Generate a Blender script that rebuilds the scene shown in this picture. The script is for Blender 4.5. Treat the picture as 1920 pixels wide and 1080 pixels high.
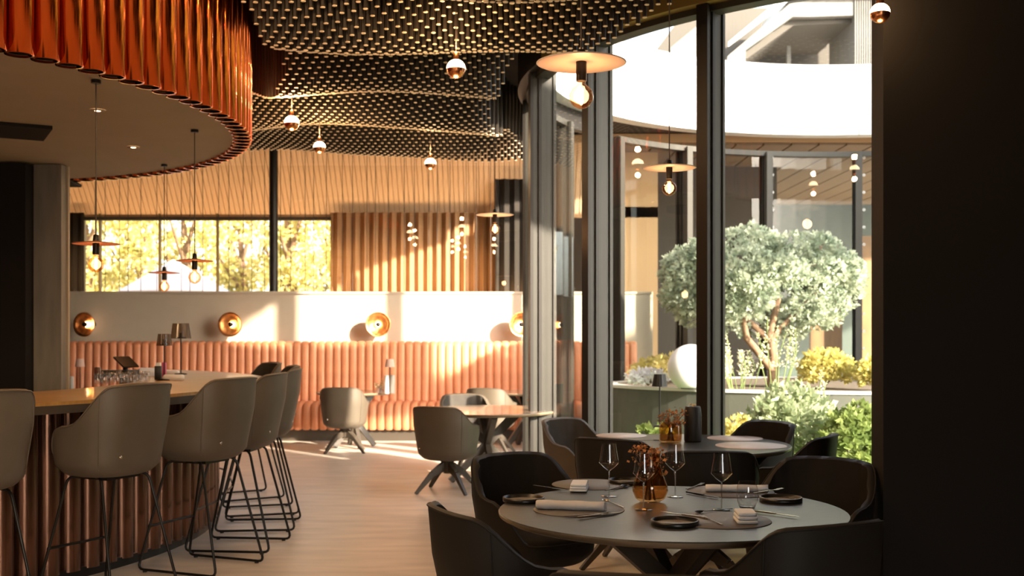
import bpy, math, random
from math import sin, cos, pi, radians, sqrt, atan2
from mathutils import Vector, Matrix, noise
random.seed(7)
for o in list(bpy.data.objects): bpy.data.objects.remove(o)
SC = bpy.context.scene
COL = SC.collection

# ---------------------------------------------------------------- camera
F = 2100.0; HZ = 619.0; H = 1.5
cam = bpy.data.cameras.new('camera'); camo = bpy.data.objects.new('camera', cam); COL.objects.link(camo)
cam.sensor_width = 36; cam.lens = F / 1920 * 36; cam.shift_y = (HZ - 540) / 1920
camo.location = (0, 0, H); camo.rotation_euler = (pi / 2, 0, 0)
cam.clip_start = .05; cam.clip_end = 300
cam.dof.use_dof = True; cam.dof.focus_distance = 5.1; cam.dof.aperture_fstop = 3.4
SC.camera = camo

# ---------------------------------------------------------------- sky, sun, exposure
SUN_DIR = Vector((-0.94, 1.0, -0.53)).normalized()      # the way the sunlight travels
w = bpy.data.worlds.new('world'); SC.world = w; w.use_nodes = True
nt = w.node_tree; nt.nodes.clear()
sky = nt.nodes.new('ShaderNodeTexSky'); sky.sky_type = 'NISHITA'; sky.sun_disc = False
sky.sun_elevation = radians(21.1); sky.sun_rotation = atan2(0.94, -1.0); sky.dust_density = 3.0; sky.air_density = 1.0
hs = nt.nodes.new('ShaderNodeHueSaturation'); hs.inputs['Saturation'].default_value = .45
bg = nt.nodes.new('ShaderNodeBackground'); bg.inputs[1].default_value = .42
ow = nt.nodes.new('ShaderNodeOutputWorld')
nt.links.new(sky.outputs[0], hs.inputs['Color']); nt.links.new(hs.outputs[0], bg.inputs[0]); nt.links.new(bg.outputs[0], ow.inputs[0])
sun = bpy.data.lights.new('sun', 'SUN'); suno = bpy.data.objects.new('sun', sun); COL.objects.link(suno)
sun.energy = 12.0; sun.color = (1.0, .86, .70); sun.angle = radians(1.2)
suno.rotation_euler = SUN_DIR.to_track_quat('-Z', 'Y').to_euler(); suno.location = (12, -6, 10)
vs = SC.view_settings
vs.view_transform = 'Standard'; vs.look = 'None'; vs.exposure = 1.2; vs.gamma = 1.0; vs.use_curve_mapping = False
SC.cycles.use_denoising = True
SC.cycles.max_bounces = 10; SC.cycles.transparent_max_bounces = 24; SC.cycles.diffuse_bounces = 5
SC.cycles.sample_clamp_indirect = 6.0

# ---------------------------------------------------------------- helpers
def PX(px, py, z):
    """point at height z that the picture position (px, py) looks at"""
    d = (H - z) * F / (py - HZ)
    return Vector(((px - 960) * d / F, d, z))
def PD(px, d): return (px - 960) * d / F

MATS = {}
def mat(name, col, rough=.5, metal=0., noise_amt=0., noise_scale=20., bump=0., bump_scale=60., spec=.5, trans=0., emit=None, estr=0., stretch=None, sub=0., alpha=1., coat=0.):
    if name in MATS: return MATS[name]
    m = bpy.data.materials.new(name); m.use_nodes = True
    t = m.node_tree; b = t.nodes['Principled BSDF']
    b.inputs['Base Color'].default_value = (*col, 1); b.inputs['Roughness'].default_value = rough
    b.inputs['Metallic'].default_value = metal; b.inputs['Specular IOR Level'].default_value = spec
    b.inputs['Transmission Weight'].default_value = trans; b.inputs['Coat Weight'].default_value = coat
    if emit: b.inputs['Emission Color'].default_value = (*emit, 1); b.inputs['Emission Strength'].default_value = estr
    if noise_amt or bump:
        tc = t.nodes.new('ShaderNodeTexCoord'); mp = t.nodes.new('ShaderNodeMapping')
        t.links.new(tc.outputs['Object'], mp.inputs[0])
        if stretch: mp.inputs['Scale'].default_value = stretch
    if noise_amt:
        n = t.nodes.new('ShaderNodeTexNoise'); n.inputs['Scale'].default_value = noise_scale; n.inputs['Detail'].default_value = 5
        t.links.new(mp.outputs[0], n.inputs['Vector'])
        r = t.nodes.new('ShaderNodeValToRGB'); r.color_ramp.elements[0].position = .3; r.color_ramp.elements[1].position = .7
        r.color_ramp.elements[0].color = (*[max(0, c * (1 - noise_amt)) for c in col], 1)
        r.color_ramp.elements[1].color = (*[min(1, c * (1 + noise_amt)) for c in col], 1)
        t.links.new(n.outputs['Fac'], r.inputs[0]); t.links.new(r.outputs[0], b.inputs['Base Color'])
    if bump:
        n2 = t.nodes.new('ShaderNodeTexNoise'); n2.inputs['Scale'].default_value = bump_scale; n2.inputs['Detail'].default_value = 4
        t.links.new(mp.outputs[0], n2.inputs['Vector'])
        bp = t.nodes.new('ShaderNodeBump'); bp.inputs['Strength'].default_value = bump; bp.inputs['Distance'].default_value = .01
        t.links.new(n2.outputs['Fac'], bp.inputs['Height']); t.links.new(bp.outputs[0], b.inputs['Normal'])
    MATS[name] = m; return m

def glass_mat(name, tint=(1, 1, 1), refl=.10, ior=1.45, rough=0.0):
    if name in MATS: return MATS[name]
    m = bpy.data.materials.new(name); m.use_nodes = True; t = m.node_tree; t.nodes.clear()
    o = t.nodes.new('ShaderNodeOutputMaterial'); mx = t.nodes.new('ShaderNodeMixShader')
    tr = t.nodes.new('ShaderNodeBsdfTransparent'); tr.inputs[0].default_value = (*tint, 1)
    gl = t.nodes.new('ShaderNodeBsdfGlossy'); gl.inputs['Roughness'].default_value = rough
    fr = t.nodes.new('ShaderNodeLayerWeight'); fr.inputs[0].default_value = .5
    pw = t.nodes.new('ShaderNodeMath'); pw.operation = 'POWER'; pw.inputs[1].default_value = 4.0
    mt = t.nodes.new('ShaderNodeMath'); mt.operation = 'MULTIPLY_ADD'; mt.inputs[1].default_value = .8; mt.inputs[2].default_value = refl; mt.use_clamp = True
    t.links.new(fr.outputs['Facing'], pw.inputs[0]); t.links.new(pw.outputs[0], mt.inputs[0]); t.links.new(mt.outputs[0], mx.inputs[0])
    t.links.new(tr.outputs[0], mx.inputs[1]); t.links.new(gl.outputs[0], mx.inputs[2]); t.links.new(mx.outputs[0], o.inputs[0])
    MATS[name] = m; return m

def leaf_mat(name, c1, c2, scale=8):
    if name in MATS: return MATS[name]
    m = mat(name, c1, .6); t = m.node_tree; b = t.nodes['Principled BSDF']
    n = t.nodes.new('ShaderNodeTexNoise'); n.inputs['Scale'].default_value = scale
    tc = t.nodes.new('ShaderNodeTexCoord'); t.links.new(tc.outputs['Object'], n.inputs['Vector'])
    r = t.nodes.new('ShaderNodeValToRGB'); r.color_ramp.elements[0].position = .35; r.color_ramp.elements[1].position = .65
    r.color_ramp.elements[0].color = (*c1, 1); r.color_ramp.elements[1].color = (*c2, 1)
    t.links.new(n.outputs['Fac'], r.inputs[0]); t.links.new(r.outputs[0], b.inputs['Base Color'])
    tl = t.nodes.new('ShaderNodeBsdfTranslucent'); t.links.new(r.outputs[0], tl.inputs[0])
    mx = t.nodes.new('ShaderNodeMixShader'); mx.inputs[0].default_value = .4
    out = [x for x in t.nodes if x.type == 'OUTPUT_MATERIAL'][0]
    t.links.new(b.outputs[0], mx.inputs[1]); t.links.new(tl.outputs[0], mx.inputs[2]); t.links.new(mx.outputs[0], out.inputs[0])
    return m

class MB:
    def __init__(s): s.v = []; s.f = []; s.m = []; s.sm = []
    def add(s, vs, fs, mi=0, smooth=False):
        n = len(s.v); s.v += [tuple(v) for v in vs]
        for f in fs: s.f.append([i + n for i in f]); s.m.append(mi); s.sm.append(smooth)
        return s
    def box(s, c, d, rz=0, mi=0, rot=None):
        R = rot if rot else Matrix.Rotation(rz, 3, 'Z'); c = Vector(c); hx, hy, hz = d[0] / 2, d[1] / 2, d[2] / 2
        vs = [c + R @ Vector((x * hx, y * hy, z * hz)) for z in (-1, 1) for y in (-1, 1) for x in (-1, 1)]
        return s.add(vs, [(0, 2, 3, 1), (4, 5, 7, 6), (0, 1, 5, 4), (2, 6, 7, 3), (0, 4, 6, 2), (1, 3, 7, 5)], mi)
    def rbox(s, c, d, r, mi=0, rz=0, seg=3):
        """box with rounded vertical corners and softened top edge"""
        hx, hy = d[0] / 2, d[1] / 2; pl = []
        for qx, qy, a0 in ((1, 1, 0), (-1, 1, pi / 2), (-1, -1, pi), (1, -1, 3 * pi / 2)):
            for k in range(seg + 1):
                a = a0 + k / seg * pi / 2; pl.append((qx * (hx - r) + r * cos(a), qy * (hy - r) + r * sin(a)))
        e = min(r, d[2] * .4) * .5; z0 = -d[2] / 2; z1 = d[2] / 2; L = []
        for z, k in ((z0, e), (z0 + e, 0), (z1 - e, 0), (z1, e)):
            sx = 1 - k / hx; sy = 1 - k / hy
            L.append([Vector((x * sx, y * sy, z)) for x, y in pl])
        R = Matrix.Rotation(rz, 3, 'Z'); c = Vector(c); n = len(pl); vs = [c + R @ p for l in L for p in l]; fs = []
        for j in range(3):
            for i in range(n): fs.append((j * n + i, j * n + (i + 1) % n, (j + 1) * n + (i + 1) % n, (j + 1) * n + i))
        s.add(vs, fs, mi, True); s.add([vs[i] for i in range(n)], [tuple(reversed(range(n)))], mi); s.add([vs[3 * n + i] for i in range(n)], [tuple(range(n))], mi)
        return s
    def lathe(s, prof, c=(0, 0, 0), seg=24, mi=0, smooth=True, rot=None, cap=True):
        c = Vector(c); n = len(prof); vs = []
        for i in range(seg):
            a = 2 * pi * i / seg
            for r, z in prof:
                p = Vector((r * cos(a), r * sin(a), z)); vs.append(c + (rot @ p if rot else p))
        fs = [(i * n + j, ((i + 1) % seg) * n + j, ((i + 1) % seg) * n + j + 1, i * n + j + 1) for i in range(seg) for j in range(n - 1)]
        s.add(vs, fs, mi, smooth)
        if cap:
            if prof[0][0] > 1e-4: s.add([vs[i * n] for i in range(seg)], [tuple(reversed(range(seg)))], mi)
            if prof[-1][0] > 1e-4: s.add([vs[i * n + n - 1] for i in range(seg)], [tuple(range(seg))], mi)
        return s
    def tube(s, pts, r, seg=8, mi=0, closed=False):
        pts = [Vector(p) for p in pts]; n = len(pts); rs = r if isinstance(r, (list, tuple)) else [r] * n
        vs = []; up = None
        for i in range(n):
            if closed: t = pts[(i + 1) % n] - pts[i - 1]
            else: t = pts[min(i + 1, n - 1)] - pts[max(i - 1, 0)]
            t.normalize()
            if up is None:
                up = Vector((0, 0, 1)) if abs(t.z) < .9 else Vector((1, 0, 0))
            a = t.cross(up)
            if a.length < 1e-4: a = t.cross(Vector((.3, 1, .2)))
            a.normalize(); b = a.cross(t).normalized(); up = b
            for k in range(seg):
                an = 2 * pi * k / seg; vs.append(pts[i] + (a * cos(an) + b * sin(an)) * rs[i])
        fs = []
        for i in range(n if closed else n - 1):
            for k in range(seg):
                j = (i + 1) % n; fs.append((i * seg + k, i * seg + (k + 1) % seg, j * seg + (k + 1) % seg, j * seg + k))
        s.add(vs, fs, mi, True)
        if not closed:
            s.add(vs[:seg], [tuple(range(seg))], mi); s.add(vs[-seg:], [tuple(reversed(range(seg)))], mi)
        return s
    def prism(s, poly, z0, z1, mi=0):
        n = len(poly); vs = [(x, y, z0) for x, y in poly] + [(x, y, z1) for x, y in poly]
        s.add(vs, [tuple(reversed(range(n))), tuple(range(n, 2 * n))] + [(i, (i + 1) % n, n + (i + 1) % n, n + i) for i in range(n)], mi)
        return s
    def beam(s, p, q, w0, w1, t0=None, t1=None, mi=0):
        """tapered square beam from p to q"""
        p = Vector(p); q = Vector(q); t = (q - p).normalized(); u = t.cross(Vector((0, 0, 1)))
        if u.length < 1e-3: u = Vector((1, 0, 0))
        u.normalize(); v = u.cross(t); t0 = t0 or w0; t1 = t1 or w1; vs = []
        for c, a, b in ((p, w0, t0), (q, w1, t1)):
            for i, j in ((-1, -1), (1, -1), (1, 1), (-1, 1)): vs.append(c + u * i * a / 2 + v * j * b / 2)
        return s.add(vs, [(0, 1, 2, 3), (7, 6, 5, 4), (0, 4, 5, 1), (1, 5, 6, 2), (2, 6, 7, 3), (3, 7, 4, 0)], mi)
    def build(s, name, m, parent=None, loc=None, rz=None):
        me = bpy.data.meshes.new(name); me.from_pydata(s.v, [], s.f)
        for x in (m if isinstance(m, (list, tuple)) else [m]): me.materials.append(x)
        me.polygons.foreach_set('material_index', s.m); me.polygons.foreach_set('use_smooth', s.sm)
        me.update()
        o = bpy.data.objects.new(name, me); COL.objects.link(o)
        if parent: o.parent = parent
        if loc is not None: o.location = loc
        if rz is not None: o.rotation_euler.z = rz
        return o

def tag(o, label=None, cat=None, group=None, kind=None):
    if label: o['label'] = label
    if cat: o['category'] = cat
    if group: o['group'] = group
    if kind: o['kind'] = kind
    return o
def empty(name, loc=(0, 0, 0), rz=0, label=None, cat=None, group=None, kind=None):
    o = bpy.data.objects.new(name, None); COL.objects.link(o); o.location = loc; o.rotation_euler.z = rz
    o.empty_display_size = .1
    return tag(o, label, cat, group, kind)
def copy_tree(o, parent=None):
    c = o.copy(); COL.objects.link(c); c.parent = parent
    for ch in list(KIDS.get(o.name, o.children)): copy_tree(ch, c)
    return c
KIDS = {}
def place(proto, used, loc, rz, label, group=None):
    c = proto if not used else copy_tree(proto)
    c.location = loc; c.rotation_euler = (0, 0, rz); c['label'] = label
    if group: c['group'] = group
    return c
def piece(src, parent, loc, rz=0, scale=None, name=None):
    o = src.copy(); COL.objects.link(o); o.parent = parent; o.location = loc; o.rotation_euler = (0, 0, rz)
    if scale: o.scale = scale
    return o
def smoothpath(pts, r, n=4):
    """round the corners of a polyline"""
    pts = [Vector(p) for p in pts]; out = [pts[0]]
    for i in range(1, len(pts) - 1):
        a, b, c = pts[i - 1], pts[i], pts[i + 1]
        d1 = (a - b); d2 = (c - b); rr = min(r, d1.length * .45, d2.length * .45); p = b + d1.normalized() * rr; q = b + d2.normalized() * rr
        for k in range(n + 1):
            t = k / n; out.append((1 - t) ** 2 * p + 2 * t * (1 - t) * b + t * t * q)
    out.append(pts[-1]); return out
def lamp(name, loc, e, col=(1, .62, .3), r=.03, parent=None):
    l = bpy.data.lights.new(name, 'POINT'); l.energy = e; l.color = col; l.shadow_soft_size = r
    o = bpy.data.objects.new(name, l); COL.objects.link(o); o.location = loc; o.parent = parent
    return o

# ---------------------------------------------------------------- materials
M_floor = mat('floor_oak', (.66, .56, .46), .40, noise_amt=.14, noise_scale=1.6, stretch=(1.2, 5, 1), bump=.05, bump_scale=30)
M_wall = mat('painted_plaster', (.43, .36, .275), .75, noise_amt=.03, noise_scale=4)
M_dark = mat('dark_paint', (.014, .011, .009), .75, spec=.2)
M_ceil = mat('ceiling_black', (.02, .016, .013), .9)
M_frame = mat('bronze_frame', (.030, .026, .019), .5, metal=.1, noise_amt=.08, noise_scale=5)
M_frame_d = mat('dark_frame', (.018, .014, .011), .45, metal=.3)
M_coral = mat('coral_leather', (.60, .23, .11), .5, noise_amt=.08, noise_scale=6, bump=.05, bump_scale=90)
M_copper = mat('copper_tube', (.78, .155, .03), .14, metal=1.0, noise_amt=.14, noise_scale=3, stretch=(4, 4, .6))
M_copper_low = mat('brown_copper_tube', (.15, .075, .048), .24, metal=.85, noise_amt=.3, noise_scale=3, stretch=(4, 4, .8))  # darker, browner copper than the canopy tubes
M_wood_bar = mat('oiled_bar_wood', (.36, .19, .055), .38, noise_amt=.2, noise_scale=4, stretch=(1, 9, 1), coat=.2)
M_edge = mat('dark_wood_edge', (.055, .042, .03), .45)
M_soffit = mat('soffit_plaster', (.38, .30, .205), .8, noise_amt=.03, noise_scale=3)
M_conc = mat('board_concrete', (.22, .19, .15), .8, noise_amt=.22, noise_scale=3, stretch=(3, 3, .5), bump=.1, bump_scale=15)
M_rod = mat('dark_rod', (.022, .016, .011), .5, spec=.3)
M_tip = mat('pale_rod_end', (.88, .70, .50), .6)
M_slat = mat('pale_wood_slat', (.74, .52, .33), .6, noise_amt=.12, noise_scale=5, stretch=(6, 1, 1))
M_slat2 = mat('pale_wood_backing', (.55, .34, .18), .7)
M_shell = mat('taupe_leather', (.105, .082, .058), .5, noise_amt=.08, noise_scale=5, bump=.05, bump_scale=200)
M_shell_in = mat('brown_felt', (.050, .042, .034), .85, noise_amt=.15, noise_scale=9, bump=.1, bump_scale=200, spec=.2)
M_blk = mat('near_black_leather', (.013, .0105, .008), .6, noise_amt=.1, noise_scale=5, bump=.05, bump_scale=200, spec=.3)
M_blk_in = mat('near_black_cloth', (.015, .0125, .0105), .9, noise_amt=.15, noise_scale=9, bump=.2, bump_scale=14, spec=.2)
M_grey_in = mat('charcoal_cloth', (.060, .052, .045), .9, noise_amt=.15, noise_scale=9, bump=.2, bump_scale=14, spec=.2)
M_blackmetal = mat('black_metal', (.02, .017, .014), .35, metal=.6)
M_legwood = mat('dark_stained_leg', (.055, .042, .03), .4, noise_amt=.15, noise_scale=10)
M_top = mat('dark_table_wood', (.045, .046, .042), .32, noise_amt=.25, noise_scale=5, stretch=(2, 14, 2), spec=.3)
M_top_w = mat('warm_table_wood', (.30, .20, .13), .22, noise_amt=.15, noise_scale=5, stretch=(2, 12, 2), coat=.4)
M_rim = mat('table_edge_wood', (.22, .16, .10), .5)
M_curt = mat('beige_curtain', (.36, .215, .115), .9, noise_amt=.05, noise_scale=4, spec=.1)
M_drape = mat('black_drape', (.035, .03, .026), .9, spec=.1)
M_cord = mat('dark_cord', (.05, .035, .025), .7)
M_disc = mat('beige_lamp_disc', (.62, .52, .46), .45)
M_discc = mat('copper_lamp_disc', (.42, .16, .08), .4, metal=.5)
M_fil = mat('glowing_filament', (1, .6, .2), .5, emit=(1, .55, .2), estr=45)
M_glow = mat('opal_glow', (1, .8, .6), .5, emit=(1, .66, .36), estr=14)
M_dl = mat('downlight_glow', (1, .8, .6), .5, emit=(1, .7, .42), estr=6)
M_crown = mat('copper_crown', (.55, .22, .09), .25, metal=1)
M_bulb = glass_mat('amber_bulb_glass', (1, .66, .42), .06)
M_gold = mat('gold_leaf', (.85, .34, .12), .32, metal=1, noise_amt=.35, noise_scale=14, bump=.5, bump_scale=30)
M_glass = glass_mat('window_glass', (.90, .92, .90), .06)
M_screen = glass_mat('screen_glass', (.95, .93, .90), .07)
M_wine = glass_mat('clear_glass', (.985, .985, .985), .13)
M_wine2 = glass_mat('thick_clear_glass', (.95, .95, .95), .35)
M_amber = glass_mat('amber_glass', (.90, .70, .46), .08)
M_linen = mat('grey_linen', (.58, .57, .57), .85, bump=.15, bump_scale=80, noise_amt=.05)
M_linen_w = mat('pale_blue_linen', (.72, .77, .86), .85, bump=.15, bump_scale=80)
M_mat = mat('grey_leather_mat', (.12, .108, .10), .55, noise_amt=.05)
M_mat_l = mat('pale_pink_mat', (.62, .54, .50), .45)
M_plate = mat('matt_black_stoneware', (.012, .011, .010), .35)
M_plate_in = mat('glazed_plate_centre', (.30, .27, .24), .2)
M_steel = mat('brushed_steel', (.55, .48, .42), .22, metal=1)
M_steel_d = mat('blackened_steel', (.06, .05, .045), .3, metal=1)
M_can_b = mat('matt_black_ceramic', (.012, .010, .009), .5)
M_can_w = mat('white_ceramic', (.78, .76, .72), .4)
M_pink = mat('dusty_pink_shade', (.55, .36, .29), .7)
M_pleat = glass_mat('smoked_shade', (.62, .52, .42), .10, rough=.15)
M_petal = mat('dried_petal', (.55, .24, .08), .8, noise_amt=.4, noise_scale=30)
M_petal_l = mat('cream_petal', (.75, .60, .35), .8)
M_stem = mat('dried_stem', (.10, .06, .03), .8)
M_white = mat('white_render', (.80, .79, .76), .55)
M_grav = mat('pale_gravel', (.50, .46, .40), .9, noise_amt=.2, noise_scale=30, bump=.4, bump_scale=60)
M_lawn = mat('lawn_green', (.16, .26, .08), .9, noise_amt=.3, noise_scale=12)
M_plant_wall = mat('planter_steel', (.055, .055, .043), .55, noise_amt=.1, noise_scale=4)
M_soil = mat('soil', (.12, .09, .06), .95, noise_amt=.3, noise_scale=14)
M_bark = mat('bark', (.20, .12, .07), .85, noise_amt=.3, noise_scale=14, bump=.5, bump_scale=20)
M_pine = leaf_mat('blue_green_needles', (.28, .34, .25), (.60, .64, .50), 7)
M_fol_y = leaf_mat('sunny_yellow_leaves', (.48, .43, .12), (.92, .82, .42), 3)
M_fol_g = leaf_mat('fresh_green_leaves', (.15, .22, .06), (.32, .38, .13), 5)
M_sprig = leaf_mat('pale_sprig', (.55, .56, .38), (.78, .76, .60), 9)
M_yel = leaf_mat('yellow_green_flowers', (.50, .46, .14), (.70, .62, .25), 9)
M_whitefl = leaf_mat('white_flowers', (.75, .72, .75), (.85, .85, .85), 9)
M_timber_g = mat('weathered_grey_board', (.17, .16, .145), .8, noise_amt=.15, noise_scale=4, stretch=(4, 4, .5))
M_brownwall = mat('taupe_panel', (.085, .066, .052), .7, noise_amt=.04, noise_scale=2)
M_orange = mat('orange_timber', (.22, .11, .035), .6, noise_amt=.25, noise_scale=3, stretch=(3, 3, 1))
M_teal = mat('dark_teal_panel', (.035, .055, .045), .5)

# ---------------------------------------------------------------- the courtyard ring and the room shell
RC = (4.38, 11.72); RR = 4.16
def ring(th, r=RR): a = radians(th); return (RC[0] + r * cos(a), RC[1] + r * sin(a))
def ringx(y, r=RR):
    t = r * r - (y - RC[1]) ** 2
    return RC[0] - sqrt(t) if t > 0 else RC[0]
ZH = 4.0      # head of the curved glazing

fl = MB(); fl.box((0, 9, -.06), (60, 60, .1))
tag(fl.build('ground', M_grav), 'pale gravel ground outside beyond the windows', kind='structure')
f = MB()
ys = [7.56 + (15.88 - 7.56) * i / 60 for i in range(61)]
f.add([(-9.5, -3, 0), (2.7, -3, 0), (2.7, 7.56, 0), (-9.5, 7.56, 0)], [(0, 1, 2, 3)])
for a, b in zip(ys, ys[1:]): f.add([(-9.5, a, 0), (ringx(a), a, 0), (ringx(b), b, 0), (-9.5, b, 0)], [(0, 1, 2, 3)])
f.add([(-9.5, 15.88, 0), (12, 15.88, 0), (12, 24, 0), (-9.5, 24, 0)], [(0, 1, 2, 3)])
for i in range(20):
    a, b = 90 - i * 3.5, 90 - (i + 1) * 3.5; p, q = ring(a), ring(b); f.add([(p[0], p[1], 0), (12, p[1], 0), (12, q[1], 0), (q[0], q[1], 0)], [(0, 3, 2, 1)])
tag(f.build('floor', M_floor), 'pale sunlit wooden floor running from the tables to the banquette', kind='structure')

c = MB(); Z0 = 4.35
def slab(m, x0, x1, y0, y1, z0, z1): m.box(((x0 + x1) / 2, (y0 + y1) / 2, (z0 + z1) / 2), (x1 - x0, y1 - y0, z1 - z0))
slab(c, -9.5, 2.78, -3, 7.56, Z0, Z0 + .2)
for a, b in zip(ys, ys[1:]): c.prism([(-9.5, a), (ringx(a), a), (ringx(b), b), (-9.5, b)], Z0, Z0 + .2)
slab(c, -9.5, 12, 15.88, 16.9, Z0, Z0 + .2); slab(c, 1.5, 12, 16.9, 24.2, Z0, Z0 + .2)
ceiling = c.build('ceiling', M_ceil); tag(ceiling, 'undulating dark ceiling of hanging rods with pale ends', kind='structure')

def struct(name, mb, m, label=None): return tag(mb.build(name, m), label, kind='structure')
wl = MB(); slab(wl, -9.6, -9.5, -3, 17, 0, 4.5); struct('wall_left', wl, M_dark)
wb = MB(); slab(wb, -9.5, .2, -3.1, -3, 0, 4.5); slab(wb, 2.4, 2.78, -3.1, -3, 0, 4.5); slab(wb, .2, 2.4, -3.1, -3, 2.9, 4.5); struct('wall_front', wb, M_dark)  # unseen wall, opening left behind the camera to let in fill light
wr = MB(); slab(wr, 2.66, 2.78, -3, 7.62, 0, 4.5); slab(wr, 1.83, 2.66, 5.52, 5.70, 0, 4.35)
struct('wall_right', wr, M_dark, 'near black wall end filling the right of the view')

# low partition behind the banquette, its ledge and the glass screen over it
WY = 15.9; LZ = 2.045
wp = MB(); slab(wp, -8.5, -2.93, WY, WY + .14, 0, LZ - .03); slab(wp, -2.93, 2.0, WY - .0, WY + .14, 0, LZ - .03)
struct('wall_back', wp, M_wall, 'low pale partition wall above the coral banquette')
lt = MB(); slab(lt, -8.5, -2.86, WY - .035, WY + .2, LZ - .03, LZ + .005); slab(lt, -2.86, 2.0, WY - .02, WY + .2, LZ - .03, LZ)
struct('trim_1', lt, M_wall, 'pale ledge capping the low partition wall')

# ---- curved glazing: bays of 18 degrees
def mullion_mb():
    m = MB()   # local x = radial outwards from the courtyard, y = tangent
    m.box((0, 0, ZH / 2), (.20, .055, ZH), mi=0)
    m.box((.115, 0, ZH / 2), (.03, .10, ZH), mi=1); m.box((-.115, 0, ZH / 2), (.03, .09, ZH), mi=0)
    m.box((.03, .036, ZH / 2), (.03, .018, ZH), mi=1); m.box((.03, -.036, ZH / 2), (.03, .018, ZH), mi=1)
    return m
def curved_window(name, angs, label, lit=False):
    w_ = empty(name, (RC[0], RC[1], 0), 0, label, kind='structure')
    src = None
    for a in angs:
        p = ring(a); loc = (p[0] - RC[0], p[1] - RC[1], 0)
        if src is None: src = mullion_mb().build('mullion', [M_frame, M_frame_d], w_, loc, radians(a))
        else: piece(src, w_, loc, radians(a))
    for a, b in zip(angs, angs[1:]):
        n = 6; g = MB(); pts = [((RR) * cos(radians(a + (b - a) * k / n)), (RR) * sin(radians(a + (b - a) * k / n))) for k in range(n + 1)]
        pin = [(x * (1 - .012 / RR), y * (1 - .012 / RR)) for x, y in pts]
        for (p, q), (p2, q2) in zip(zip(pts, pts[1:]), zip(pin, pin[1:])):
            g.add([(p[0], p[1], .1), (q[0], q[1], .1), (q[0], q[1], ZH - .04), (p[0], p[1], ZH - .04)], [(0, 1, 2, 3)], 0, True)
        g.build('pane', M_glass if name == 'window_1' else glass_mat('far_window_glass', (.88, .91, .88), .02), w_)
        for nm, z0, z1, wd in (('sill_rail', 0, .10, .14), ('head_rail', ZH - .05, ZH + .02, .14)):
            r = MB()
            for k in range(n):
                t0, t1 = radians(a + (b - a) * k / n), radians(a + (b - a) * (k + 1) / n)
                r.prism([((RR - wd / 2) * cos(t0), (RR - wd / 2) * sin(t0)), ((RR + wd / 2) * cos(t0), (RR + wd / 2) * sin(t0)), ((RR + wd / 2) * cos(t1), (RR + wd / 2) * sin(t1)), ((RR - wd / 2) * cos(t1), (RR - wd / 2) * sin(t1))], z0, z1)
            r.build(nm, M_frame, w_)
    return w_
curved_window('window_1', [155 + 18 * k for k in range(6)], 'tall curved courtyard glazing with bronze mullions')
W2 = curved_window('window_2', [137, 119, 101, 83, 65, 47], 'far curved glazing across the courtyard')
hd = MB()
for k in range(25):
    t0, t1 = radians(248 - k * 2), radians(246 - k * 2)
    hd.prism([((RR + .05) * cos(t) + RC[0], (RR + .05) * sin(t) + RC[1]) for t in (t0, t1)][::1] + [((RR + .16) * cos(t) + RC[0], (RR + .16) * sin(t) + RC[1]) for t in (t1, t0)], ZH + .0, 4.36)
h2 = MB()
for k in range(25, 54):
    t0, t1 = radians(248 - k * 2), radians(246 - k * 2)
    h2.prism([((RR + .05) * cos(t) + RC[0], (RR + .05) * sin(t) + RC[1]) for t in (t0, t1)] + [((RR + .16) * cos(t) + RC[0], (RR + .16) * sin(t) + RC[1]) for t in (t1, t0)], ZH, 4.36)
struct('trim_6', h2, M_frame_d)
struct('trim_2', hd, mat('ochre_head_trim', (.42, .28, .08), .4, metal=.4), 'curved ochre trim above the courtyard glazing')
fa = MB()
for k in range(90):
    t0, t1 = radians(250 - k * 2.2), radians(250 - (k + 1) * 2.2)
    o_ = [((RR - .14) * cos(t) + RC[0], (RR - .14) * sin(t) + RC[1]) for t in (t0, t1)] + [((RR + .1) * cos(t) + RC[0], (RR + .1) * sin(t) + RC[1]) for t in (t1, t0)]
    fa.prism(o_, 4.24, 5.23)
for k in range(76):
    t0, t1 = radians(250 + k * 2.2), radians(250 + (k + 1) * 2.2)
    o_ = [((RR + .1) * cos(t) + RC[0], (RR + .1) * sin(t) + RC[1]) for t in (t0, t1)] + [((RR - .14) * cos(t) + RC[0], (RR - .14) * sin(t) + RC[1]) for t in (t1, t0)]
    fa.prism(o_, 4.24, 5.5 if k < 20 else 4.86)  # unseen near arc, heights shaped to cast shade on the banquette
fas = struct('roof_fascia', fa, M_white, 'broad curved white fascia band round the courtyard')
jn = MB()
for th in (137, 119, 101, 83, 65):
    p = ring(th, RR - .145); jn.box((p[0], p[1], 4.735), (.012, .02, .99), rz=radians(th))
jn.build('panel_joint', mat('joint_grey', (.45, .44, .42), .6), fas)
dots = MB(); ds = MB().lathe([(.006, 0), (.014, 0), (.014, .003), (.006, .003)], seg=8, cap=False)
first_dot = None
for a in (137, 119, 101, 83):
    for off in (1.2,):
        p = ring(a - off, RR - .02)
        for j in range(14):
            loc = (p[0] - RC[0], p[1] - RC[1], .75 + j * .245)
            if first_dot is None:
                R = Matrix.Rotation(radians(90), 3, 'Y'); dm = MB().lathe([(.009, 0), (.02, 0), (.02, .003), (.009, .003), (.009, 0)], seg=8, cap=False, rot=Matrix.Rotation(radians(90), 3, 'X'))
                first_dot = dm.build('dot_marker', mat('white_sticker', (.85, .85, .82), .5), W2, loc, radians(a - 90))
            else: piece(first_dot, W2, loc, radians(a - 90))

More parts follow.
